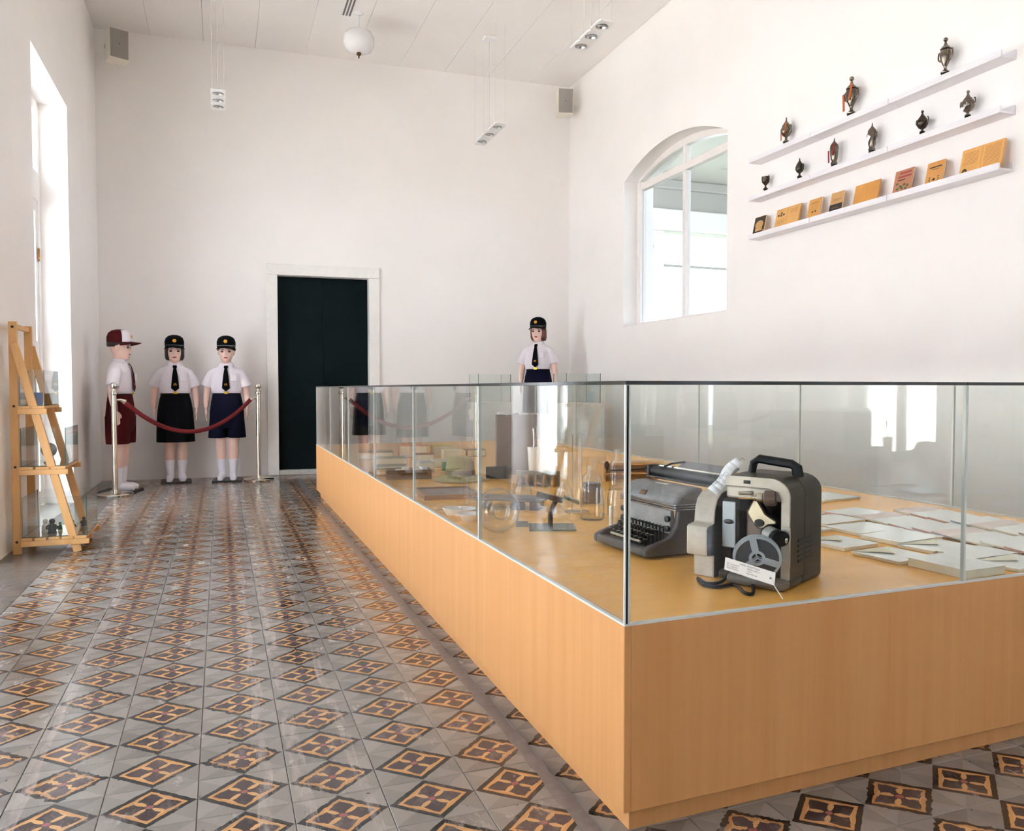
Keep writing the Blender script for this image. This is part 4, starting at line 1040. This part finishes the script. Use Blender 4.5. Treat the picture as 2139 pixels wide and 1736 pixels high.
        MB().tube([(.092 * math.sin(a), .002 - .106 * math.cos(a), 1.352) for a in [math.radians(-78 + 156 * i / 24) for i in range(25)]], .0018, 6).build('piping', M('pale_piping', (150, 165, 170), .5), cp_)
    MB().lathe([(.017, 0), (.019, .003), (.010, .006)], (0, -.102, 1.393), 6, rot=Matrix.Rotation(math.radians(80), 3, 'X')).build('cap_emblem', GOLD, cp_)
    return t
f1 = on_z(368, 1008); f2 = on_z(476, 1005); f3 = on_z(254, 1027)
mannequin('mannequin', 'white shirt mannequin in a long black skirt, left of the two by the rope', (f1.x, f1.y + .05, 0), math.radians(3), ('skirt', DNAVY), ('kepi', DNAVY, None), HAIRD, 1.205, DNAVY)
mannequin('mannequin', 'white shirt mannequin in navy shorts standing nearest the dark door', (f2.x, f2.y + .04, 0), math.radians(-4), ('shorts', NAVY), ('kepi', DNAVY, None), HAIRB, 1.285, DNAVY)
mannequin('mannequin', 'mannequin in maroon shorts and maroon cap seen from the side', (f3.x, f3.y + .02, 0), math.radians(80), ('shorts', MAROON), ('cap', MAROON, SHIRT), HAIRD, 1.30, MAROON)
mannequin('mannequin', 'mannequin with reddish bob hair behind the display case by the corner', (3.30, 8.12, .26), math.radians(-38), ('skirt', NAVY), ('kepi', DNAVY, None), M('auburn_hair', (104, 54, 40), .42, var=.25, vscale=60), 1.195, DNAVY)
tag(MB().box((3.02, 7.86, 0), (3.58, 8.40, .26)).build('display_plinth', WHITE, bevel=.004), 'low white plinth under the bob haired mannequin in the corner', 'plinth')
for (x0, x1, y0, y1, lab, lab2) in ((2.56, 2.93, 7.98, 8.30, 'glass case left of the mannequin in the far right corner', 'white display stand left of the corner mannequin'), (3.24, 3.62, 7.22, 7.55, 'glass case in front and right of the corner mannequin', 'white display stand in front of the corner mannequin')):
    tag(MB().box((x0 - .03, y0 - .03, 0), (x1 + .03, y1 + .03, .78)).build('display_stand', WHITE, bevel=.004), lab2, 'stand')
    gc = thing('glass_case', lab, 'glass case', (x0, y0, .78)); w, d = x1 - x0, y1 - y0; g2 = [GLASS, EDGEG]
    pane((0, 0), (w, 0), 0, .30, .006, 'pane', gc, g2); pane((w, .006), (w, d - .006), 0, .30, .006, 'pane', gc, g2); pane((w, d), (0, d), 0, .30, .006, 'pane', gc, g2); pane((0, d - .006), (0, .006), 0, .30, .006, 'pane', gc, g2)

# ------------------------------------------------------------------ rope barrier
def stanchion(label, p):
    t = thing('stanchion', label, 'stanchion', (p.x, p.y, 0), 0, 'rope barrier posts')
    MB().lathe([(.145, 0), (.148, .012), (.14, .022), (.06, .034), (.026, .05)], n=36).build('base', CHROME, t, smooth=50)
    MB().lathe([(.022, .045), (.022, .88)], n=20).build('pole', CHROME, t)
    MB().lathe([(.024, .87), (.030, .878), (.030, .892), (.020, .905), (.013, .918), (.013, .925)], n=20).build('collar', CHROME, t)
    MB().sphere((0, 0, .951), .031, 18, 12).build('ball', CHROME, t)
    return t
s1 = on_z(241, 1035); s2 = on_z(541, 1003)
stanchion('chrome barrier post beside the maroon mannequin', s1); stanchion('chrome barrier post beside the dark door', s2)
rp = thing('velvet_rope', 'dark red velvet rope hanging between the two chrome posts', 'rope', (s1.x, s1.y, .83))
A_, B_ = Vector((0, 0, .0)), Vector((s2.x - s1.x, s2.y - s1.y, .0)); d_ = (B_ - A_).normalized()
P0, P1 = A_ + d_ * .095, B_ - d_ * .095; pts = []
for i in range(33):
    q = i / 32; p = P0.lerp(P1, q); p.z = -.02 - .285 * (1 - (2 * q - 1) ** 2); pts.append(p)
MB().tube(pts, .020, 12).build('rope', M('red_velvet', (104, 3, 10), .8, var=.2, vscale=40), rp, smooth=60)
for a, b in ((A_ + d_ * .025, P0 + Vector((0, 0, -.02))), (B_ - d_ * .025, P1 + Vector((0, 0, -.02)))):
    MB().tube([a, a.lerp(b, .5) + Vector((0, 0, .008)), b], [.009, .012, .022], 10).build('hook', CHROME, rp)

# ------------------------------------------------------------------ wall ledges, trophies, books on the right wall
LEDGE = M('ledge_white', (236, 234, 238), .4)
LZ = (2.060, 2.352, 2.637); LYS = [(5.07, 4.405), (4.400, 3.735), (3.730, 3.00)]
LXF = 3.785
rown = ('bottom', 'middle', 'top'); segn = ('far', 'centre', 'near')
for r, z in enumerate(LZ):
    for k, (ya, yb) in enumerate(LYS):
        t = thing('wall_ledge', '%s section of the %s white picture ledge on the right wall' % (segn[k], rown[r]), 'shelf', (RX, yb, z), 0, 'white picture ledges')
        L_ = ya - yb
        MB().box((LXF - RX, 0, 0), (-.001, L_, .012)).build('board', LEDGE, t, smooth=0, bevel=.001, segs=1)
        MB().box((LXF - RX, 0, .012), (LXF - RX + .012, L_, .036)).build('front_lip', LEDGE, t, smooth=0, bevel=.001, segs=1)
        MB().box((-.014, 0, .012), (-.001, L_, .05)).build('back_lip', LEDGE, t, smooth=0, bevel=.001, segs=1)
SILV = M('tarnished_silver', (120, 110, 98), .2, .95, var=.35, vscale=9); SILD = M('dark_silver', (78, 68, 60), .24, .9, var=.3, vscale=9)
RIB = M('orange_ribbon', (170, 84, 40), .7); RIBR = M('red_ribbon', (140, 26, 30), .7)
def trophy(px, py, hpx, row, style, label, mat=SILV, ribbon=None, tagc=False, handles=True):
    X = 3.845; q = on_x(px, py, X); sc = F_PX / proj((X, q.y, LZ[row]))[2]; H = hpx / sc ; rk = .72
    t = thing('trophy', label, 'trophy', (X, q.y, LZ[row] + .0125), 0, 'trophies on the wall ledges')
    PZ = .052; MB().lathe([(.0, 0), (.11 * H, 0), (.11 * H, PZ - .004), (.09 * H, PZ)], n=20).build('pedestal', BLACK, t, smooth=40)
    before = set(t.children)
    P = {'urn': [(.0, 0), (.16, 0), (.17, .02), (.06, .10), (.05, .16), (.08, .20), (.18, .36), (.21, .52), (.19, .62), (.15, .66)],
         'urnlid': [(.19, .655), (.2, .67), (.15, .72), (.07, .78), (.04, .86), (.03, .88)],
         'cup': [(0, 0), (.26, 0), (.27, .04), (.09, .16), (.08, .30), (.20, .38), (.36, .52), (.40, .72), (.38, .88), (.40, .90)],
         'egg': [(0, 0), (.18, 0), (.18, .03), (.07, .10), (.07, .2), (.20, .26), (.30, .40), (.30, .50), (.22, .64)],
         'egglid': [(.23, .64), (.22, .66), (.13, .76), (.05, .84), (.03, .98), (.0, 1.0)],
         'tall': [(0, 0), (.16, 0), (.17, .06), (.12, .12), (.17, .2), (.20, .4), (.22, .62), (.19, .70)],
         'talllid': [(.20, .70), (.19, .73), (.12, .80), (.05, .86), (.03, .9), (.02, .98), (0, 1.0)],
         'ball': [(0, 0), (.16, 0), (.16, .03), (.06, .08), (.07, .13), (.22, .20), (.33, .34), (.35, .46), (.29, .58), (.22, .62)],
         'balllid': [(.23, .62), (.22, .65), (.12, .74), (.07, .82), (.04, .87)]}
    MB().lathe([(r * H * rk, z * H) for r, z in P[style]], n=24, cap=False).build('cup', mat, t, smooth=60)
    if style + 'lid' in P:
        ld = MB().lathe([(r * H * rk, z * H) for r, z in P[style + 'lid']], n=24, cap=False).build('lid', mat, t, smooth=60)
        if style in ('urn', 'ball'): MB().sphere((0, 0, .93 * H), .062 * H, 12, 10).build('finial', mat, ld)
    if handles:
        rr = {'urn': .22, 'cup': .42, 'egg': .31, 'tall': .22, 'ball': .36}[style] * rk
        for s in (-1, 1):
            zt, zm = (.62, .36) if style != 'cup' else (.95, .55)
            MB().tube(spline([(0, s * rr * .85 * H, zm * H), (0, s * (rr + .07) * H, (zm + .08) * H), (0, s * (rr + .065) * H, (zt - .02) * H), (0, s * (rr + .02) * H, zt * H)], 5), .022 * H, 8).build('handle', mat, t)
    if ribbon:
        MB().box((-.17 * H, .07 * H, .05 * H), (-.16 * H, .14 * H, .55 * H), rot=Matrix.Rotation(.15, 3, 'Y') @ Matrix.Rotation(-.2, 3, 'X')).build('ribbon', ribbon, t, smooth=0)
        MB().box((-.16 * H, -.16 * H, .30 * H), (-.15 * H, -.09 * H, .75 * H), rot=Matrix.Rotation(.15, 3, 'Y')).build('ribbon', ribbon, t, smooth=0)
    if tagc:
        MB().box((-.22 * H, -.08 * H, .18 * H), (-.215 * H, .08 * H, .52 * H), rot=Matrix.Rotation(.6, 3, 'X')).build('tag', PAPER, t, smooth=0)
    for ch in t.children:
        if ch not in before: ch.location.z = PZ
    return t
trophy(1642, 302, 52, 2, 'egg', 'squat lidded trophy with an orange ribbon at the far end of the top ledge', ribbon=RIB)
trophy(1778, 246, 78, 2, 'urn', 'tall ball topped trophy with orange ribbons in the middle of the top ledge', ribbon=RIB)
trophy(1974, 166, 74, 2, 'urn', 'tall silver ball topped trophy alone at the near end of the top ledge')
trophy(1599, 400, 29, 1, 'cup', 'small open cup trophy at the far end of the middle ledge', SILD)
trophy(1670, 376, 40, 1, 'egg', 'small egg shaped lidded trophy, second from far on the middle ledge', SILD)
trophy(1742, 353, 55, 1, 'tall', 'slender trophy with dark red ribbons on the middle ledge', ribbon=RIBR, handles=False)
trophy(1821, 325, 58, 1, 'tall', 'slender cylinder trophy with a white tag across its lid on the middle ledge', tagc=True)
trophy(1926, 290, 46, 1, 'ball', 'round bellied dark trophy, second from near on the middle ledge', SILD)
trophy(2021, 257, 53, 1, 'ball', 'largest round bellied trophy with a white tag on the middle ledge', tagc=True)
# books leaning on the bottom ledge
OCH = (206, 152, 84)
def book_cover_mat(k, c): return M('cover_%d' % k, c, .6, var=.08, vscale=14)
books = [(1570, 1593, 488, 43, (196, 152, 92), 'small book with a black patterned cover at the far end of the bottom ledge', 'black'),
         (1615, 1664.6, 474, 47, (206, 156, 92), 'open booklet with a small emblem, second from far on the bottom ledge', 'emblem'),
         (1683, 1709, 455, 48, (198, 146, 76), 'narrow ochre booklet with two dots on the bottom ledge', 'dots'),
         (1729, 1755.6, 446, 49, (196, 152, 98), 'tan booklet with a black lower half on the bottom ledge', 'half'),
         (1778.6, 1830, 433, 51, (196, 138, 66), 'wide blank orange brown open booklet in the middle of the bottom ledge', 'spread'),
         (1861.5, 1900, 411, 57, (176, 120, 90), 'reddish book with green floral print on the bottom ledge', 'floral'),
         (1929, 1965.6, 394, 55, (200, 142, 78), 'ochre book with a green wreath and a title on the bottom ledge', 'wreath'),
         (2000.6, 2089, 375, 63, (212, 158, 90), 'large open yellowed book at the near end of the bottom ledge', 'open')]
DINK = M('dark_print', (52, 44, 40), .7); GINK = M('green_print', (88, 102, 62), .7); RINK = M('red_print', (150, 64, 60), .7); BINK = M('brown_print', (150, 104, 56), .7)
for k, (xl, xr, yb, hp_, c, lab, kind) in enumerate(books):
    Xb = 3.812; ql = on_x(xl, yb, Xb); qr = on_x(xr, yb - (xr - xl) * .25, Xb)
    w = ql.y - qr.y; sc = F_PX / proj((Xb, (ql.y + qr.y) / 2, 2.1))[2]; h = hp_ / sc * 1.02
    lean = .22
    t = thing('book', lab, 'book', (Xb, qr.y, LZ[0] + .0135), 0, 'old books on the bottom ledge')
    t.rotation_euler = (0, lean, 0)
    cm = book_cover_mat(k, c)
    # local: front face at x=0 (faces -x), +y is the left edge seen from the room
    th = .012
    if kind in ('spread', 'open', 'emblem'):
        MB().box((0, 0, 0), (th, w * .497, h)).build('right_leaf', cm, t, bevel=.001, segs=1)
        MB().box((0, w * .503, 0), (th, w, h)).build('left_leaf', cm, t, bevel=.001, segs=1)
        MB().box((.003, w * .49, 0), (th, w * .51, h)).build('spine', M('spine_brown', (120, 84, 46), .6), t, smooth=0)
    else:
        MB().box((0, 0, 0), (.0015, w, h)).build('cover', cm, t, smooth=0)
        MB().box((.0016, .002, .002), (th - .0016, w - .001, h - .002)).build('pages', CREAM, t, smooth=0)
        MB().box((th - .0015, 0, 0), (th, w, h)).build('back_cover', cm, t, smooth=0)
    def pr(rects, m, nm='print'):
        b = MB()
        for y0, y1, z0, z1 in rects: b.add([(-.0006, (1 - y0) * w, z0 * h), (-.0006, (1 - y1) * w, z0 * h), (-.0006, (1 - y1) * w, z1 * h), (-.0006, (1 - y0) * w, z1 * h)], [(0, 1, 2, 3)])
        return b.build(nm, m, t, smooth=0)
    def disc(cy0, cz0, ry, rz_, m, n=16, nm='print'):
        return MB().add([(-.0008, (1 - cy0) * w + ry * w * math.cos(2 * math.pi * i / n), cz0 * h + rz_ * h * math.sin(2 * math.pi * i / n)) for i in range(n)], [tuple(range(n))]).build(nm, m, t, smooth=0)
    if kind == 'black':
        pr([(.02, .98, .62, .98), (.02, .2, .05, .62), (.8, .98, .3, .62)], DINK); disc(.5, .6, .36, .2, cm); pr([(.3, .7, .42, .47)], DINK); pr([(.1, .9, .2, .28)], DINK)
    elif kind == 'emblem':
        for a, b in ((.12, .70), (.24, .78), (.34, .70)): disc(a, b, .04, .05, DINK)
        disc(.23, .68, .05, .04, DINK); pr([(.58, .92, .85 - i * .05, .862 - i * .05) for i in range(4)] + [(.1, .4, .45 - i * .06, .462 - i * .06) for i in range(3)], BINK)
    elif kind == 'dots':
        disc(.4, .42, .07, .035, DINK); disc(.64, .42, .07, .035, DINK); pr([(.25, .75, .12, .15), (.2, .8, .8, .83)], BINK)
    elif kind == 'half':
        pr([(0, 1, .14, .48)], DINK); pr([(.2, .7, .3, .34)], BINK); pr([(.2, .85, .66, .69), (.2, .7, .6, .62)], BINK)
    elif kind == 'spread': pr([(.2, .32, .88, .90)], M('pale_print', (226, 180, 110), .7))
    elif kind == 'floral':
        pr([(.25, .9, .84, .91), (.2, .92, .7, .77)], RINK); pr([(.2, .6, .6, .64)], DINK)
        for a, b in ((.25, .3), (.4, .38), (.6, .42), (.78, .36), (.3, .18), (.7, .26), (.5, .3), (.2, .5)): disc(a, b, .08, .05, GINK)
    elif kind == 'wreath':
        pr([(.15, .85, .76, .81), (.3, .7, .69, .71)], DINK)
        for i in range(9):
            a = math.radians(-20 + i * 27.5); disc(.5 + .26 * math.cos(a), .33 - .18 * math.sin(a), .05, .03, GINK)
        disc(.5, .3, .07, .05, DINK)
    else:
        pr([(.06, .42, .84 - i * .05, .853 - i * .05) for i in range(9)] + [(.56, .94, .9 - i * .05, .913 - i * .05) for i in range(14)], BINK)
        disc(.13, .2, .065, .12, DINK); disc(.13, .2, .04, .07, cm); disc(.13, .2, .02, .05, DINK)

# ------------------------------------------------------------------ ladder shelf against the left wall
ls = thing('ladder_shelf', 'folding pine ladder shelf carrying three glass boxes by the left wall', 'shelf', (-1.10, 5.08, 0))
DW = .37
def leg(p0, p1, w=.042, d=.022):
    p0, p1 = Vector(p0), Vector(p1); a = (p1 - p0).normalized(); yv = Vector((0, 1, 0)); xv = yv.cross(a).normalized()
    m = MB(); m.loft([[p + xv * sx * w / 2 + yv * sy * d / 2 for sx, sy in ((-1, -1), (1, -1), (1, 1), (-1, 1))] for p in (p0, p1)])
    return m
for y in (0, DW):
    leg((.022, y, 0), (.022, y, 1.30)).build('back_leg', PINE, ls, bevel=.003)
    yy = y + (-.024 if y == 0 else .024)
    leg((.325, yy, 0), (.03, yy, 1.18)).build('front_leg', PINE, ls, bevel=.003)
    for z in (.07, .49, .83, 1.27): MB().lathe([(.007, 0), (.007, .003)], (.022, y - .0125 if y == 0 else y + .0125, z), 12, rot=Matrix.Rotation(math.pi / 2, 3, 'X')).build('bolt', M('dark_bolt', (52, 34, 28), .5), ls)
MB().box((.01, .012, 1.262), (.032, DW - .012, 1.29)).build('top_rail', PINE, ls, bevel=.003)
shz = ((.075, .385), (.475, .285), (.815, .185))
for z, dep in shz:
    for yy in (-.042, DW + .024): MB().box((.045, yy, z - .03), (dep, yy + .018, z)).build('shelf_rail', PINE, ls, bevel=.002)
    nsl = max(2, round((dep - .045) / .075))
    for i in range(nsl):
        x0 = .046 + (dep - .046) * i / nsl; x1 = .046 + (dep - .046) * (i + 1) / nsl - .012
        MB().box((x0, -.042, z + .0005), (x1, DW + .042, z + .016)).build('slat', PINE, ls, bevel=.002)
names = ('large glass box on the bottom of the ladder shelf', 'glass box on the middle of the ladder shelf', 'smallest glass box on the top of the ladder shelf')
for (z, dep), lab, hh in zip(shz, names, (.225, .215, .20)):
    x0, x1 = -1.10 + .05, -1.10 + dep - .012; y0, y1 = 5.08 - .02, 5.08 + DW + .02
    gb = thing('glass_box', lab, 'glass box', (x0, y0, z + .0165), 0, 'glass boxes on the ladder shelf'); w, d = x1 - x0, y1 - y0; g2 = [GLASS, EDGEG]; q = .004
    pane((0, 0), (w, 0), 0, hh, q, 'pane', gb, g2); pane((w, q), (w, d - q), 0, hh, q, 'pane', gb, g2); pane((w, d), (0, d), 0, hh, q, 'pane', gb, g2); pane((0, d - q), (0, q), 0, hh, q, 'pane', gb, g2)
    MB().prism([(q, q), (w - q, q), (w - q, d - q), (q, d - q)], XYZ, .0002, .003, 1, 0).build('bottom_pane', g2, gb, smooth=0)
zt = .815 + .0165 + .0035
t = thing('blue_packet', 'blue packet with a white label inside the top glass box', 'packet', (-1.0, 5.24, zt), .3)
MB().box((-.025, -.06, 0), (.025, .06, .07)).build('carton', M('blue_card', (40, 84, 150), .5), t, bevel=.002); MB().box((-.026, -.03, .005), (-.0252, .04, .03)).build('label', PAPER, t, smooth=0)
MB().box((.0252, -.045, .003), (.026, .045, .028)).build('label', PAPER, t, smooth=0)
zm = .475 + .0165 + .0035
t = thing('small_globe', 'dark round globe on a foot inside the middle glass box', 'globe', (-.945, 5.25, zm))
MB().sphere((0, 0, .075), .042, 20, 14).build('ball', M('dark_globe', (84, 78, 76), .3, .2, var=.4, vscale=25), t); MB().lathe([(.028, 0), (.03, .006), (.008, .014), (.007, .035)], n=18).build('foot', BLACK, t)
zz = .075 + .0165 + .0035
figs = [(-.92, 5.16, (44, 40, 40), .085, 'dark figurine with a raised head in the bottom glass box'), (-.965, 5.22, (222, 220, 214), .075, 'white figurine in the bottom glass box'), (-.90, 5.28, (52, 110, 62), .045, 'green toy at the left in the bottom glass box'),
        (-.83, 5.24, (58, 50, 46), .06, 'dark figurine at the right in the bottom glass box'), (-.79, 5.38, (40, 38, 38), .055, 'small black figurine at the front corner of the bottom glass box'), (-.86, 5.36, (214, 210, 204), .04, 'small pale figurine at the back of the bottom glass box')]
for k, (x, y, c, h, lab) in enumerate(figs):
    t = thing('figurine', lab, 'figurine', (x, y, zz), k * .9, 'figurines in the bottom glass box'); m_ = M('figurine_%d' % k, c, .4, var=.1)
    MB().lathe([(0, 0), (.28 * h, 0), (.30 * h, .06 * h), (.24 * h, .12 * h), (.26 * h, .35 * h), (.18 * h, .6 * h), (.10 * h, .68 * h)], n=16).build('body', m_, t, smooth=60)
    MB().sphere((0, 0, .82 * h), .19 * h, 12, 10).build('head', m_, t)
    for s in (-1, 1): MB().tube([(s * .18 * h, 0, .58 * h), (s * .32 * h, -.05 * h, .45 * h), (s * .3 * h, -.12 * h, .3 * h)], .06 * h, 8).build('arm', m_, t)

# ------------------------------------------------------------------ pendant spot rails, ceiling lamp, vent, speakers
FIX = M('fixture_white', (238, 238, 238), .35); REFL = M('reflector', (186, 184, 182), .2, .9); WIREM = M('pale_wire', (214, 210, 205), .5)
def spot_rail(label, x, y0, y1, z):
    t = thing('spot_rail', label, 'ceiling lamp', (x, (y0 + y1) / 2, z), 0, 'hanging spot rails'); L_ = (y1 - y0); hw = .062
    fb = MB(); step = L_ / 3
    for i in range(3):
        yc = -L_ / 2 + step * (i + .5)
        n = 24; ring_o = []; ring_i = []
        for k in range(n):
            a = 2 * math.pi * k / n; c, s = math.cos(a), math.sin(a); m = max(abs(c) / hw, abs(s) / (step / 2)); ring_o.append((c / m, yc + s / m)); ring_i.append((.046 * c, yc + .046 * s))
        rings = [[(*p, 0) for p in ring_o], [(*p, 0) for p in ring_i], [(*p, .012) for p in ring_i], [(*p, .012) for p in ring_o]]
        fb.loft(rings, closed=True)
    fb.build('plate', FIX, t, smooth=0)
    for i in range(3):
        yc = -L_ / 2 + step * (i + .5); rt_ = Matrix.Rotation(math.radians(16), 3, 'X')
        lp = MB().lathe([(.044, -.012), (.042, .0), (.034, .022), (.014, .036), (.0, .038)], (0, yc, .006), 20, cap=False, rot=rt_).build('lamp', REFL, t, smooth=60)
        MB().lathe([(0, .0), (.012, .002), (.012, .02)], (0, yc, .006), 12, rot=rt_).build('bulb_cap', M('bulb_cap', (90, 88, 88), .3, .6), lp)
        MB().box((-.05, yc - .004, .0), (-.0425, yc + .004, .012)).build('pivot', BLACK, t, smooth=0)
    for sx in (-1, 1):
        for sy in (-1, 1): MB().tube([(sx * .05, sy * (L_ / 2 - .03), .012), (sx * .05, sy * (L_ / 2 - .03), CEIL - z)], .0013, 5).build('wire', WIREM, t)
    MB().tube([(0, 0, .03), (0, 0, CEIL - z)], .0022, 5).build('power_wire', WIREM, t)
    MB().box((-.06, -.05, CEIL - z - .03), (.06, .05, CEIL - z)).build('ceiling_rose', FIX, t, bevel=.004)
spot_rail('hanging three lamp rail nearest the right wall and the viewer', 2.575, 5.05, 5.57, 3.5)
spot_rail('hanging three lamp rail in front of the far right corner', 2.59, 7.32, 8.05, 3.5)
spot_rail('hanging three lamp rail over the aisle near the left wall', .01, 7.36, 7.88, 3.5)
cl = thing('ceiling_globe', 'white drum shaped ceiling globe lamp with a bronze finial', 'ceiling lamp', (1.264, 7.62, CEIL))
MB().lathe([(.0, -.37), (.075, -.365), (.122, -.34), (.144, -.29), (.143, -.225), (.122, -.185), (.06, -.168), (.03, -.16)], n=32).build('shade', M('opal_glass', (238, 238, 240), .25), cl, smooth=60)
MB().lathe([(.012, -.17), (.012, -.02), (.045, -.008), (.05, 0)], n=18).build('stem', FIX, cl, smooth=60)
MB().lathe([(.0, -.425), (.006, -.42), (.007, -.40), (.022, -.385), (.022, -.37)], n=14).build('finial', M('bronze', (96, 70, 40), .35, .8), cl)
vt = thing('ceiling_vent', 'narrow slotted air vent strip in the white ceiling', 'vent', (1.16, 6.85, CEIL))
MB().box((-.05, -.85, -.008), (.05, .85, -.0005)).build('frame', FIX, vt, smooth=0)
for x in (-.03, .0, .03): MB().box((x - .008, -.84, -.0095), (x + .008, .84, -.0081)).build('slot', M('vent_dark', (108, 100, 98), .5), vt, smooth=0)
def speaker(label, loc, rz, blen, w=.175, h=.285, d=.15):
    t = thing('speaker', label, 'speaker', loc, rz, 'corner loudspeakers')
    b = MB().box((-w / 2, 0, 0), (w / 2, d, h)).build('cabinet', M('speaker_cream', (226, 220, 206), .5), t, bevel=.008)
    MB().box((-w / 2 + .008, -.006, .012), (w / 2 - .008, .001, h - .008)).build('grille', M('speaker_grille', (150, 144, 138), .6, var=.08, vscale=200), t, bevel=.002)
    MB().sphere((0, -.006, h * .5), (.007, .003, .005), 10, 6).build('badge', M('badge_dark', (70, 66, 62), .4), t)
    MB().box((-.02, d, h - .06), (.02, d + blen, h - .02)).build('bracket', M('bracket', (120, 104, 84), .5), t, smooth=0)
    return t
speaker('grey fronted loudspeaker mounted high in the left corner', (-.86, 8.40, 4.04), math.radians(22), .26)
speaker('grey fronted loudspeaker mounted high in the right corner', (3.70, 8.28, 4.035), math.radians(-14), .22)

# ------------------------------------------------------------------ stand-in cabinets added behind the viewer to darken reflections in the front glass
EBON = M('dark_cupboard_wood', (34, 28, 25), .6, var=.2, vscale=6, spec=.15)
def stand_in_cabinet(label, y0, y1, h, handle=False):
    t = thing('cupboard', label, 'cupboard', (RX - .42, y0, 0)); w = y1 - y0
    MB().box((0, 0, .06), (.415, w, h)).build('carcass', EBON, t, bevel=.03, segs=4)
    MB().box((.03, .03, 0), (.40, w - .03, .06)).build('foot', EBON, t, smooth=0)
    for k in range(2):
        d = MB().box((-.018, .02 + k * (w / 2 - .01), .09), (-.001, w / 2 - .005 + k * (w / 2 - .015), h - .05)).build('door', EBON, t, bevel=.003)
        MB().sphere((-.028, w / 2 + (-.06, .06)[k], h * .6), .012, 10, 8).build('knob', CHROME, d)
    return t
stand_in_cabinet('long low dark cupboard behind the viewer mirrored in the front glass', -4.75, -3.0, .60)
stand_in_cabinet('short dark cupboard under the narrow windows mirrored in the front glass', -1.40, -.72, .78)
